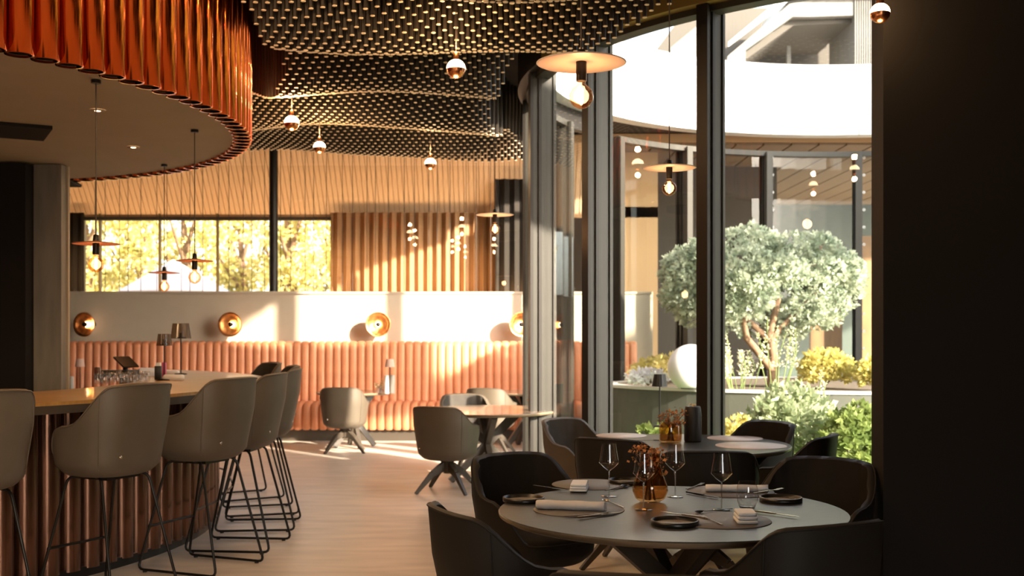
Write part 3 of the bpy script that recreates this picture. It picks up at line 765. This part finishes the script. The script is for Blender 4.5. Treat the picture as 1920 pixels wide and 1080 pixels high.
def fork_mb():
    m = MB(); m.beam((0, -.11, .004), (0, .03, .006), .010, .005, .003, .003); m.beam((0, .03, .006), (0, .055, .005), .005, .020, .002, .002)
    for q in (-1.5, -.5, .5, 1.5): m.beam((q * .0055, .055, .005), (q * .0055, .105, .009), .003, .002, .002, .002)
    return m
def knife_mb():
    m = MB(); m.beam((0, -.12, .005), (0, 0, .005), .012, .010, .007, .006); m.beam((0, 0, .005), (0, .09, .005), .014, .017, .002, .002); m.beam((0, .09, .005), (.004, .115, .005), .017, .003, .002, .001); return m
def spoon_mb():
    m = MB(); m.beam((0, -.12, .004), (0, .045, .007), .009, .005, .003, .003)
    L = []; n = 12
    for j, s_ in enumerate((1, .66, .33)):
        for k in range(n): a = 2 * pi * k / n; L.append((.017 * s_ * cos(a), .072 + .028 * s_ * sin(a), .010 - .008 * (1 - s_ * s_)))
    m.add(L + [(0, .072, .0015)], [(j * n + k, j * n + (k + 1) % n, (j + 1) * n + (k + 1) % n, (j + 1) * n + k) for j in range(2) for k in range(n)] + [(2 * n + k, 2 * n + (k + 1) % n, 3 * n) for k in range(n)], 0, True); return m
def cutlery(kind, px, py, qx, qy, label, m_=None, zz=.004):
    a = Vector(on1(px, py)); b = Vector(on1(qx, qy)); d = b - a
    o = {'fork': fork_mb, 'knife': knife_mb, 'spoon': spoon_mb}[kind]().build(kind, m_ or M_steel, None, ((a + b) / 2) + Vector((0, 0, zz)), atan2(d.y, d.x) - pi / 2)
    return tag(o, label, kind, 'cutlery on the front table')
cutlery('spoon', 1176, 957, 1122, 938, 'steel spoon pointing at the end of the rolled grey napkin')
cutlery('knife', 1078, 975, 1172, 963, 'steel table knife in front of the rolled grey napkin')
cutlery('fork', 1062, 971, 1140, 966, 'steel fork lying beside the front knife at left')
cutlery('knife', 1000, 914, 1068, 923, 'blackened knife behind the left side plate', M_steel_d)
cutlery('spoon', 1130, 924, 1185, 911, 'dark spoon beside the amber vase', M_steel_d)
cutlery('fork', 1366, 992, 1300, 966, 'long handled fork right of the front side plate')
cutlery('knife', 1320, 984, 1240, 972, 'steel knife resting across the front side plate', None, .024)
cutlery('spoon', 1371, 957, 1297, 966, 'dark spoon near the foot of the last wine glass', M_steel_d)
cutlery('knife', 1425, 963, 1485, 971, 'steel knife between tumbler and front right chair')
cutlery('fork', 1284, 921, 1322, 909, 'dark fork left of the far right napkin', M_steel_d)
cutlery('knife', 1290, 926, 1350, 937, 'blackened knife on the far right placemat', M_steel_d)
cutlery('fork', 1420, 934, 1462, 928, 'brass toned fork across the right side plate', None, .022)

# ---------------------------------------------------------------- things on the other tables
def table_lamp(loc, label, shade, dark, hgt=.42, sr=.055, group='small table lamps'):
    t = empty('table_lamp', loc, 0, label, 'table lamp', group)
    n = 32; z0, z1 = hgt - .10, hgt; L = []
    for z, r in ((z0, sr), (z1, sr * .74)):
        for k in range(n): rr = r * (1 + .03 * (k % 2)); L.append((rr * cos(2 * pi * k / n), rr * sin(2 * pi * k / n), z))
    m = MB(); m.add(L, [(k, (k + 1) % n, n + (k + 1) % n, n + k) for k in range(n)]); m.add(L[n:], [tuple(range(n))])
    m.build('lamp_shade', shade, t)
    MB().lathe([(.006, .012), (.006, z0 + .06)], seg=10).build('pole', dark, t)
    MB().lathe([(.05, 0), (.05, .008), (.02, .013), (.006, .016)], seg=24).build('base', dark, t); return t
def canister(loc, label, m_, h=.235, r=.055, top=None):
    t = empty('canister', loc, 0, label, 'canister', 'ceramic canisters')
    MB().lathe([(0, 0), (r * .93, 0), (r, .012), (r * .99, h * .75), (r * .90, h - .01), (r * .84, h), (r * .5, h - .004), (0, h - .004)], seg=28, cap=False).build('body', m_, t)
    if top:
        m = MB(); rnd = random.Random(2)
        for k in range(7):
            m.lathe([(0, -.008), (.009, 0), (0, .008)], (rnd.uniform(-.02, .02), rnd.uniform(-.02, .02), h + .004 + rnd.random() * .01), 6)
        m.build('pale_pods', top, t)
    return t
table_lamp(PX(1237, 800, TZ), 'small table lamp with matt black shade by the garden glazing', M_can_b, M_can_b, .43, .062)
cyl = [(0, .004), (.07, .004), (.078, .015), (.08, .06), (.078, .12), (.072, .14), (.070, .14), (.074, .12), (.076, .06), (.072, .016), (0, .01)]
vase('flower_vase', PX(1257, 830, TZ), 'amber glass vase of rusty dried flowers on the second table', cyl, (.05, .13, .235, .11, 30), seed=5)
canister(PX(1299, 828, TZ), 'matt black canister with pale pods beside the amber vase', M_can_b, .25, .062, M_petal_l)
mats(1165, 817, 'pale round placemat at the left of the second table', .19, M_mat_l)
mats(1378, 822, 'pale round placemat near the black chair on the second table', .2, M_mat_l)
mats(1408, 836, 'pale round placemat at the front right of the second table', .24, M_mat_l)
k_ = knife_mb().build('knife', M_steel_d, None, PX(1225, 827, TZ) + Vector((0, 0, .001)), pi / 2); tag(k_, 'dark knife left of the vase on the second table', 'knife')
table_lamp(PX(1003, 763, TZ), 'small dusty pink table lamp beside the corner column', M_pink, M_blackmetal, .43, .062)
sm = [(x * .82, z * .8) for x, z in cyl]
vase('flower_vase', PX(1005, 769, TZ), 'small amber vase of orange flowers in front of the corner column', sm, (.04, .09, .19, .07, 22), seed=8)
canister(PX(1025, 766, TZ), 'white and black canister at the right of the round wooden table', M_can_w, .24, .05)
table_lamp(PX(731, 735, TZ), 'tiny pink table lamp against the banquette above the small table', M_pink, M_blackmetal, .42, .062)
canister(PX(725, 738, TZ), 'left white canister of the pair on the small banquette table', M_can_w, .23, .028)
canister(PX(736, 738, TZ), 'right grey canister of the pair on the small banquette table', mat('grey_ceramic', (.35, .32, .28), .4), .23, .032)
vase('flower_vase', PX(713, 737, TZ), 'little vase of cream flowers on the small banquette table', [(x * .7, z * .7) for x, z in cyl], (.03, .07, .16, .06, 18), mp=M_petal_l, gm=M_wine, seed=9)
table_lamp((PD(150, 14.4), 14.4, TZ), 'tiny pink lamp left of the glasses in front of the banquette', M_pink, M_blackmetal, .42, .062)
canister((PD(134, 14.3), 14.3, TZ), 'small canister behind the bar beside the concrete pier', mat('grey_ceramic', (.35, .32, .28), .4), .2, .03)

# ---------------------------------------------------------------- things on the bar
BZ = 1.106
def bar_lamp(px, py, hgt, sr, label):
    p = PX(px, py, BZ); t = empty('table_lamp', p, 0, label, 'table lamp', 'pleated lamps on the bar'); n = 40; z0, z1 = hgt - sr * 1.6, hgt; L = []
    for z, r in ((z0, sr), (z1, sr * .78)):
        for k in range(n): rr = r * (1 + .06 * (k % 2)); L.append((rr * cos(2 * pi * k / n), rr * sin(2 * pi * k / n), z))
    MB().add(L, [(k, (k + 1) % n, n + (k + 1) % n, n + k) for k in range(n)]).build('lamp_shade', M_pleat, t)
    rb = MB()
    for k in range(0, n, 2): rb.tube([L[k], L[n + k]], .0012, 4)
    rb.build('pleats', M_stem, t)
    MB().lathe([(0, z0 + .0), (sr * .6, z0), (sr * .55, z0 + .012), (.012, z0 + .018), (.012, z0 + .05), (0, z0 + .05)], seg=20, cap=False).build('light_head', M_blackmetal, t)
    MB().lathe([(.005, .012), (.005, z0)], seg=8).build('pole', M_blackmetal, t)
    MB().lathe([(.055, 0), (.055, .008), (.005, .014)], seg=24).build('base', M_blackmetal, t)
bar_lamp(308, 713, .365, .058, 'shorter pleated smoked-shade lamp standing on the bar')
bar_lamp(339, 702, .455, .085, 'taller pleated smoked-shade lamp standing on the bar')
g0 = None; k = 0
for row in range(2):
    for i in range(8):
        px, py = 183 + i * 12.5 + row * 5, 722 - row * 5
        p = PX(px, py, BZ)
        if g0 is None:
            g0 = MB().lathe([(0, .004), (.017, .004), (.023, .02), (.025, .045), (.021, .085), (.020, .085), (.023, .045), (.02, .02), (0, .01)], seg=14, cap=False).build('shot_glass', M_wine, None, p); o = g0
        else: o = g0.copy(); COL.objects.link(o); o.location = p
        tag(o, '%s small clear glass from the left in the %s row on the bar' % (('first', 'second', 'third', 'fourth', 'fifth', 'sixth', 'seventh', 'last')[i], ('front', 'back')[row]), 'glass', 'small glasses in rows on the bar')
def bx(name, px, py, d, rz, m_, label, cat, z=0, rad=.006):
    p = PX(px, py, BZ); o = MB().rbox((0, 0, d[2] / 2), d, min(rad, d[0] * .3, d[1] * .3), 0).build(name, m_, None, (p.x, p.y, BZ + z), rz); return tag(o, label, cat)
p = PX(240, 702, BZ)
t = empty('card_terminal', (p.x, p.y, BZ), 1.2, 'dark tilted payment tablet on a stand on the bar', 'tablet')
MB().rbox((0, 0, .02), (.20, .16, .04), .012).build('base', M_can_b, t)
m = MB(); R = Matrix.Rotation(radians(38), 3, 'X') @ Matrix.Rotation(0, 3, 'Z'); m.box((0, .02, .11), (.20, .145, .014), rot=R); m.build('screen', M_steel_d, t); m = MB(); m.beam((0, .03, .04), (0, .03, .10), .03, .03); m.build('neck', M_can_b, t)
bx('tray_box', 205, 706, (.17, .12, .055), .1, M_can_b, 'low black box left of the tilted tablet on the bar', 'box', .0)
bx('folded_towel', 277, 705, (.13, .10, .07), .2, M_linen_w, 'stack of pale folded cloths right of the tilted tablet', 'towel')
bx('jar', 183, 712, (.045, .045, .10), 0, mat('brown_jar', (.12, .05, .03), .3), 'dark brown jar at the left end of the bar things', 'jar', rad=.02)
t = empty('card_holder', PX(297, 712, BZ), .1, 'black menu card holder beside the shorter bar lamp', 'card holder')
MB().rbox((0, 0, .055), (.05, .06, .11), .006).build('body', M_can_b, t); MB().box((.0, 0, .12), (.035, .045, .03)).build('cards', M_can_w, t)
bx('packet', 308, 706, (.03, .05, .12), .1, mat('magenta_card', (.45, .05, .16), .5), 'magenta packet behind the shorter bar lamp', 'packet')
bx('towel_roll', 326, 713, (.16, .06, .045), -.05, M_can_w, 'white folded towel lying in front on the bar by the lamp', 'towel', rad=.02)
bx('towel_roll', 322, 702, (.13, .05, .035), 0, M_can_w, 'white folded towel lying behind at the taller bar lamp', 'towel', rad=.016)

# ---------------------------------------------------------------- lights: pendants, globes, sconces
def pendant(x, y, zd, zc, r, label, dm, group, e=6, droop=0.):
    t = empty('pendant_lamp', (x, y, zd), 0, label, 'pendant lamp', group)
    MB().tube([(0, 0, .02), (0, 0, zc - zd)], .004, 6).build('cord', M_cord, t)
    MB().lathe([(.03, zc - zd - .02), (.03, zc - zd)], seg=12).build('ceiling_rose', M_blackmetal, t)
    MB().lathe([(0, .010), (r * .96, .0 - droop), (r, -.003 - droop), (r * .96, -.006 - droop), (0, .002)], seg=56, cap=False).build('disc_shade', dm, t)
    MB().lathe([(.021, -.075), (.021, .0), (.016, .045), (.006, .05)], seg=16).build('lamp_holder', M_blackmetal, t)
    b = MB().lathe([(.016, -.075), (.017, -.088)] + [(.048 * cos(radians(a)), -.136 + .048 * sin(radians(a))) for a in (62, 45, 25, 5, -15, -35, -55, -75, -90)], seg=24, cap=False).build('bulb', M_bulb, t)
    MB().lathe([(.002, -.098), (.008, -.106), (.008, -.160), (.002, -.168)], seg=10).build('filament', M_fil, b)
    lamp('pendant_light', (0, 0, -.14), e * .3, col=(1, .74, .5), parent=t, r=.04)
for (px, d, lb) in ((180, 6.89, 'copper disc pendant lamp nearest, over the left of the bar'), (365, 8.6, 'copper disc pendant lamp over the tip of the bar, right of the trio'), (308, 10.39, 'copper disc pendant lamp furthest away over the bar')):
    pendant(PD(px, d), d, 2.04, cz - .003, .143, lb, M_discc, 'disc pendants over the bar', 5, .006)
pendant(PD(1090, 4.4), 4.4, 2.553, 4.34, .177, 'large beige disc pendant with amber bulb above the front table', M_disc, 'disc pendants over the tables', 6)
pendant(PD(1255, 7.25), 7.25, 2.553, 4.34, .173, 'beige disc pendant in front of the garden glazing', M_disc, 'disc pendants over the tables', 6)
pendant(PD(928, 10.2), 10.2, 2.554, 4.34, .173, 'beige disc pendant beside the corner column', M_disc, 'disc pendants over the tables', 6)
def globe(px, d, z, r, label, e=9):
    t = empty('globe_lamp', (PD(px, d), d, z), 0, label, 'ceiling bulb', 'crown bulbs hanging under the rod ceiling')
    MB().tube([(0, 0, r + .04), (0, 0, 4.34 - z)], .004, 6).build('cord', M_cord, t)
    MB().lathe([(.02, r - .005), (.018, r + .045), (.006, r + .05)], seg=12).build('lamp_holder', M_crown, t)
    up = [(r * cos(radians(a)), r * sin(radians(a))) for a in (0, 15, 30, 45, 60, 75, 88)]; dn = [(r * cos(radians(a)), r * sin(radians(a))) for a in (-90, -75, -60, -45, -30, -15, 0)]
    MB().lathe(up, seg=24, cap=False).build('glowing_glass', M_glow, t); MB().lathe(dn, seg=24, cap=False).build('mirror_cap', M_crown, t)
    lamp('globe_light', (0, 0, r + .10), e, parent=t, r=.03); lamp('globe_light', (0, 0, -r - .05), e * .35, parent=t, r=.03)
globe(855, 7.76, 3.31, .066, 'crown bulb in the middle of the ceiling, right of centre')
globe(547, 9.8, 3.31, .066, 'crown bulb on the left below the rod ceiling')
globe(599, 11.1, 3.31, .06, 'crown bulb in front of the pale soffit, left of the pair')
globe(807, 12.2, 3.31, .062, 'crown bulb in front of the pale soffit, right of the pair')
globe(1650, 5.3, 3.00, .047, 'crown bulb at the top against the black wall end', 3)
for i, (x, y) in enumerate(((-1.45, 4.9), (-2.5, 3.7), (-1.25, 5.9), (-3.6, 3.3), (-1.2, 3.0))):  # out-of-view bulbs, added for glow and highlights on the copper canopy
    globe(960 + x * F / y, y, 3.5, .062, ('unseen crown bulb added above the near stools', 'unseen crown bulb added over the near left end of the bar', 'unseen crown bulb added over the open floor before the front table', 'unseen crown bulb added far left in front of the canopy', 'unseen crown bulb added nearest to the lens')[i], 23)
up_ = bpy.data.lights.new('soffit_fill', 'AREA'); up_.shape = 'RECTANGLE'; up_.size = 8.0; up_.size_y = .12; up_.energy = 34; up_.color = (1, .60, .28)  # added warm fill for the soffit and curtains, no lamp seen here
uo = bpy.data.objects.new('soffit_fill', up_); COL.objects.link(uo); uo.location = (-3.6, WY + .26, LZ - .05); uo.rotation_euler = (pi - radians(20), 0, 0)
def sconce(px, label, tilt):
    x = PD(px, WY - .2); t = empty('wall_sconce', (x, WY, 1.58), 0, label, 'wall sconce', 'round gilded wall sconces above the banquette')
    RX = Matrix.Rotation(radians(90), 3, 'X')
    MB().lathe([(0, 0), (.055, 0), (.055, .02), (0, .02)], seg=24, rot=RX, cap=False).build('wall_plate', M_blackmetal, t)
    MB().tube([(0, -.01, 0), (0, -.20, 0)], .012, 8).build('arm', M_blackmetal, t)
    R = Matrix.Rotation(radians(tilt), 3, 'Z') @ RX
    di = MB().lathe([(.03, .0), (.09, .012), (.14, .035), (.170, .075), (.173, .072), (.145, .030), (.09, .006), (.03, -.006)], seg=40, rot=R, cap=False).build('reflector_dish', M_gold, t, (0, -.20, 0))
    MB().lathe([(0, .075), (.030, .068), (.034, .05), (.034, .03)], seg=24, rot=R, cap=False).build('bulb_cap', M_blackmetal, t, (0, -.20, 0))
    MB().lathe([(.036, .028), (.036, .012), (.03, .004), (0, .004)], seg=24, rot=R, cap=False).build('light_ring', M_glow, t, (0, -.20, 0))
sconce(163, 'round gilded sconce at the left above the banquette, in shade', -15)
sconce(435, 'round gilded sconce at the edge of the slanting sun patch', -8)
sconce(709, 'round gilded sconce on the fully sunlit wall', 6)
sconce(976, 'round gilded sconce half hidden by the corner column', 12)

# ---------------------------------------------------------------- courtyard garden
pl = MB(); n = 72; E = [(4.45 + 3.35 * cos(2 * pi * k / n), 13.35 + 1.95 * sin(2 * pi * k / n)) for k in range(n)]
E = [(x, y) for x, y in E if (x - RC[0]) ** 2 + (y - RC[1]) ** 2 < (RR - .35) ** 2]
pt = empty('planter', (4.45, 13.35, 0), 0, 'long curved dark steel planter across the courtyard', 'planter')
pl.prism([(x - 4.45, y - 13.35) for x, y in E], 0, .84); pl.build('body', M_plant_wall, pt)
m = MB()
for k in range(len(E)):
    a, b = E[k], E[(k + 1) % len(E)]; cx_, cy_ = 4.45, 13.35
    f_ = lambda p, s_: ((p[0] - cx_) * s_, (p[1] - cy_) * s_)
    m.prism([f_(a, .955), f_(a, 1.01), f_(b, 1.01), f_(b, .955)], .84, .87)
m.build('capping', mat('planter_cap', (.50, .47, .43), .5), pt)
m = MB(); m.prism([((x - 4.45) * .955, (y - 13.35) * .955) for x, y in E], .84, .855); m.build('soil', M_soil, pt)
gl_ = MB(); n = 60; gl_.prism([ring(360 * k / n, RR - .12) for k in range(n)], -.01, .015); struct('lawn', gl_, M_lawn, 'green courtyard ground beyond the glazing')
gs = empty('globe_light_sculpture', (PD(1297, 11.9), 11.95, .885), 0, 'large white globe garden lamp on the planter edge', 'garden lamp')
MB().lathe([(.10, 0)] + [(.25 * cos(radians(a)), .215 + .25 * sin(radians(a))) for a in range(-58, 90, 8)] + [(0, .465)], seg=36).build('globe', mat('opal_globe', (.66, .63, .62), .5), gs)
MB().lathe([(.11, -.01), (.11, .012)], seg=20).build('base', M_can_b, gs)

def tufts(mb, c_, rad, n, size, rnd, flat=-1., up=.3, spikes=5, inner=.8, mi=0):
    """leafy sprays spread through an ellipsoid shell"""
    cx, cy, cz_ = c_
    for k in range(n):
        while True:
            v = Vector((rnd.gauss(0, 1), rnd.gauss(0, 1), rnd.gauss(0, 1)))
            if v.length > 1e-3: v.normalize()
            if v.z > flat: break
        q = inner + (1 - inner) * rnd.random(); nz = 1 + .10 * noise.noise(v * 3.2 + Vector(c_))
        p = Vector((cx + v.x * rad[0] * q * nz, cy + v.y * rad[1] * q * nz, cz_ + v.z * rad[2] * q * nz)); d = (v + Vector((0, 0, up))).normalized()
        for j in range(spikes):
            e = (d + Vector((rnd.gauss(0, .55), rnd.gauss(0, .55), rnd.gauss(0, .55)))).normalized(); s_ = size * rnd.uniform(.6, 1.3)
            u = e.cross(Vector((rnd.random(), rnd.random(), rnd.random()))).normalized() * s_ * .28
            mb.add([p - u * .4, p + e * s_ * .5 - u, p + e * s_, p + e * s_ * .5 + u], [(0, 1, 2, 3)], mi)
rnd = random.Random(11)
tr = empty('cloud_pruned_tree', (PD(1447, 12.6), 12.6, .858), 0, 'rounded cloud-pruned pale green tree in the courtyard planter', 'tree')
tc = Vector((PD(1425, 12.8) - tr.location.x, .2, 2.02 - .85))
m = MB()
clumps = []
for k in range(105):
    v = Vector((rnd.gauss(0, 1), rnd.gauss(0, 1), rnd.gauss(0, .8))).normalized()
    clumps.append(tc + Vector((v.x * .98, v.y * .80, v.z * .56 if v.z > 0 else v.z * .52)))
for p in clumps: tufts(m, p, (.22, .22, .15), 85, .055, rnd, -.8, .3, 6, .75)
o = m.build('foliage', M_pine, tr); o['kind'] = 'stuff'
m = MB()
m.tube([(0, 0, 0), (.03, .02, .35), (-.02, 0, .6), (.10, .1, 1.0)], [.06, .05, .045, .03], 8)
m.tube([(.0, 0, .5), (-.25, .05, .75), (-.55, .1, 1.0)], [.04, .03, .02], 7); m.tube([(0, 0, .55), (.22, -.05, .8), (.5, 0, 1.05)], [.04, .03, .02], 7); m.tube([(0, 0, .2), (-.3, -.1, .55), (-.4, -.2, .95)], [.045, .04, .025], 7)
m.build('trunk', M_bark, tr)
def spires(px, d, z0, h, n, spread, label, m_, seed, group='spiky pale plants'):
    rnd = random.Random(seed); t = empty('flower_spires', (PD(px, d), d, z0), 0, label, 'plant', group); st_ = MB(); fo = MB()
    for k in range(n):
        x, y = rnd.uniform(-spread, spread), rnd.uniform(-spread, spread) * .6; hh = h * rnd.uniform(.55, 1); lx = rnd.uniform(-.08, .08)
        st_.tube([(x * .5, y * .5, 0), (x, y, hh * .6), (x + lx, y, hh)], .005, 4)
        for q in range(34):
            u = rnd.random(); z = hh * (.35 + .65 * u); r = .05 * (1.15 - u); a = rnd.random() * 2 * pi; c_ = Vector((x + lx * u + r * cos(a) * .5, y + r * sin(a) * .5, z)); s_ = .035
            e = Vector((cos(a), sin(a), .9)).normalized(); w_ = e.cross(Vector((0, 0, 1))).normalized() * s_ * .35
            fo.add([c_ - w_ * .3, c_ + e * s_ * .5 - w_, c_ + e * s_, c_ + e * s_ * .5 + w_], [(0, 1, 2, 3)])
    st_.build('stems', M_fol_g, t); o = fo.build('blossoms', m_, t); o['kind'] = 'stuff'
def bush(name, px, d, z0, rx, rz_, label, m_, seed, n=420, size=.06, group='courtyard bushes'):
    rnd = random.Random(seed); t = empty(name, (PD(px, d), d, z0), 0, label, 'bush', group); m = MB()
    tufts(m, (0, 0, rz_ * .5), (rx, rx * .7, rz_ * .6), n, size, rnd, -.7, .5, 5, .55); o = m.build('foliage', m_, t); o['kind'] = 'stuff'
    s_ = MB()
    for k in range(6): a = k * 1.05; s_.tube([(0, 0, 0), (rx * .5 * cos(a), rx * .35 * sin(a), rz_ * .6)], .006, 4)
    s_.build('stems', M_stem, t)
spires(1395, 12.2, .86, .62, 10, .30, 'cluster of pale flower spires left in front of the tree trunk', M_sprig, 1)
spires(1455, 12.0, .86, .80, 8, .22, 'tall pale flower spires rising beside the tree trunk', M_sprig, 2)
spires(1378, 11.9, .875, .50, 8, .2, 'short pale spires just right of the tall glazing post', M_sprig, 3)
bush('yellow_bush', 1550, 12.3, .90, .32, .34, 'yellow-green flowering bush on the planter right of the tree', M_yel, 4)
bush('yellow_bush', 1640, 11.9, .90, .20, .28, 'yellow-green bush on the planter beside the black wall', M_yel, 5)
bush('white_bush', 1215, 12.4, .89, .22, .16, 'low cream flowers on the planter left of the globe', M_whitefl, 6, 160, .05)
bush('grass_mound', 1270, 13.6, .91, .6, .25, 'ochre grassy mound behind the globe', M_fol_y, 7, 260, .07)
spires(1500, 10.75, .0, 1.15, 14, .26, 'pale spires growing in front of the planter', M_sprig, 8)
spires(1415, 10.6, .0, .95, 12, .22, 'white flowering stems in front of the planter at left', M_whitefl, 9)
bush('green_bush', 1612, 9.3, .1, .33, .70, 'bright green leafy bush beside the black wall', M_fol_g, 10, 900, .075)
bush('green_bush', 1487, 9.9, .1, .46, .85, 'airy pale green bush in front of the planter', leaf_mat('pale_green', (.27, .33, .18), (.48, .52, .34), 6), 12, 900, .07)
bush('green_bush', 1385, 9.5, .1, .24, .60, 'yellow-green low bush at the foot of the glazing post', M_yel, 13, 420, .06)
bush('green_bush', 1222, 9.9, .0, .2, .62, 'small fern-like bush low in the middle pane', M_fol_g, 14, 200, .07)

# trees behind the rear windows
def tree(x, y, h, rx, label, m_, seed, n=2600):
    rnd = random.Random(seed); t = empty('broadleaf_tree', (x, y, 0), 0, label, 'tree', 'trees beyond the rear windows')
    m = MB(); m.tube([(0, 0, 0), (.1, 0, h * .35), (-.1, .1, h * .8)], [.16, .12, .05], 8)
    for k in range(6): a = k * 1.1; m.tube([(0, 0, h * (.25 + .08 * k)), (rx * .6 * cos(a), rx * .6 * sin(a), h * (.4 + .1 * k))], [.06, .02], 6)
    m.build('trunk', M_bark, t); m = MB()
    for q in range(22):
        c_ = Vector((rnd.uniform(-1, 1) * rx * .8, rnd.uniform(-1, 1) * rx * .6, h * rnd.uniform(.25, .95)))
        tufts(m, c_, (rx * .42, rx * .42, rx * .34), n // 15, .13, rnd, -1, .0, 3, .3)
    o = m.build('foliage', m_, t); o['kind'] = 'stuff'
for i, (px, d) in enumerate(((165, 24), (262, 26.6), (350, 23.8), (455, 26.8), (545, 24), (628, 26.6))):
    tree(PD(px, d), d, 4.9, 1.12, ('yellow-green tree filling the leftmost rear pane', 'golden tree in the second rear pane, further back', 'yellow-green tree right behind the furthest copper pendant', 'golden tree left of the slim black column, further back', 'golden tree just right of the slim black column', 'tree partly hidden by the beige curtain')[i], M_fol_y, 30 + i, 1250)
tree(1.7, 27.5, 4.1, 1.5, 'golden tree seen through the courtyard corner', M_fol_y, 25, 2000)
pa = empty('parasol', (PD(325, 20.5), 20.5, -.15), 0, 'white garden parasol outside the rear window', 'parasol')
m = MB(); L = [(1.05 * cos(k * pi / 4), 1.05 * sin(k * pi / 4), 2.35) for k in range(8)]; m.add(L + [(0, 0, 2.95)], [(k, (k + 1) % 8, 8) for k in range(8)])
L2 = [(x, y, z - .22) for x, y, z in L]; m.add(L + L2, [(k, (k + 1) % 8, 8 + (k + 1) % 8, 8 + k) for k in range(8)]); m.build('canopy', mat('white_canvas', (.85, .74, .72), .8), pa)
MB().tube([(0, 0, 0), (0, 0, 2.95)], .025, 8).build('pole', M_frame, pa)

# ---------------------------------------------------------------- far room across the courtyard and building above
m = MB(); slab(m, 1.0, 4.35, 18.4, 18.5, 0, 4.35); struct('wall_far', m, M_brownwall, 'taupe wall panel inside the far room')
m = MB(); slab(m, 4.0, 12, 24, 24.1, 0, 4.4); struct('wall_end', m, M_teal, 'dark green end wall of the far room')
m = MB(); slab(m, 5.9, 6.7, 19, 19.1, 0, 3.1); slab(m, 5.2, 5.75, 19.5, 19.6, 0, 3.0); struct('wall_timber', m, M_orange, 'orange timber panels inside the far room')
m = MB(); slab(m, 1.3, 12, 16.2, 24, 4.22, 4.34); s5 = struct('trim_5', m, M_slat2, 'pale boarded ceiling of the far room')
src = None; x = 1.45
while x < 8.5:
    if src is None: src = MB().box((0, 0, 0), (.37, 7.7, .03)).build('plank', mat('far_ceiling_plank', (.22, .155, .10), .7), s5, (x, 20.1, 4.20))
    else: piece(src, s5, (x, 20.1, 4.20))
    x += .40
ub = empty('upper_building', (0, 21, 4.9), 0, 'grey timber building with outside stair above the white fascia', 'building')
Z = lambda py, d: H + (HZ - py) * d / F - 4.9
def up(name, poly, d0, d1, m_):
    """flat outline in the XZ plane given real depth from d0 to d1"""
    P = [(PD(px, 21), Z(py, 21)) for px, py in poly]; n = len(P); vs = [(x, d0, z) for x, z in P] + [(x, d1, z) for x, z in P]
    return MB().add(vs, [tuple(range(n)), tuple(reversed(range(n, 2 * n)))] + [(i, n + i, n + (i + 1) % n, (i + 1) % n) for i in range(n)]).build(name, m_, ub)
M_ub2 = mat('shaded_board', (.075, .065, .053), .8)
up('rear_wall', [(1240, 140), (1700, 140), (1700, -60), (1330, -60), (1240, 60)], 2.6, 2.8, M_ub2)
up('stair_parapet', [(1362, 128), (1362, 108), (1478, 10), (1520, 2), (1520, 34), (1484, 34), (1396, 96), (1396, 140), (1362, 140)], -.1, .1, M_timber_g)
up('handrail', [(1362, 92), (1362, 84), (1470, -6), (1480, -6), (1480, 2)], -.2, -.14, M_white)
up('landing_front', [(1520, 34), (1520, 2), (1640, 0), (1640, 30)], -.1, .1, M_timber_g)
up('floor_edge', [(1478, 2), (1478, -14), (1660, -14), (1660, 2)], -.2, 2.2, M_white)
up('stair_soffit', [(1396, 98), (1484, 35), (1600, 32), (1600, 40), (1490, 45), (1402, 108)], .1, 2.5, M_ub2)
up('side_wall', [(1600, 140), (1600, -30), (1700, -30), (1700, 140)], -.1, 1.6, M_timber_g)
up('inner_post', [(1500, 140), (1500, 60), (1508, 60), (1508, 140)], 1.0, 1.1, M_timber_g)
up('orange_door', [(1515, 140), (1515, 112), (1560, 102), (1560, 140)], 2.3, 2.5, M_orange)
up('left_gable', [(1256, 140), (1256, 92), (1312, 46), (1330, 40), (1330, 140)], -.1, 1.0, M_timber_g)
src = None
for k in range(22):
    x = PD(1603 + k * 4.3, 20.9)
    if k == 0: src = MB().box((0, 0, 0), (.02, .03, 1.7)).build('batten', M_timber_g, ub, (x, -.12, Z(60, 21)))
    else: piece(src, ub, (x, -.12, Z(60, 21)))
m = MB(); slab(m, 8.75, 9.9, 9.3, 14.5, 0, 8.2); struct('shade_wall', m, M_timber_g, 'grey unseen wall added beside the courtyard to shade the fascia')  # out-of-view block, added to shade the white fascia and far room
m = MB(); slab(m, 3, 12, 15.9, 24.2, 4.6, 4.9); struct('roof', m, M_grav)
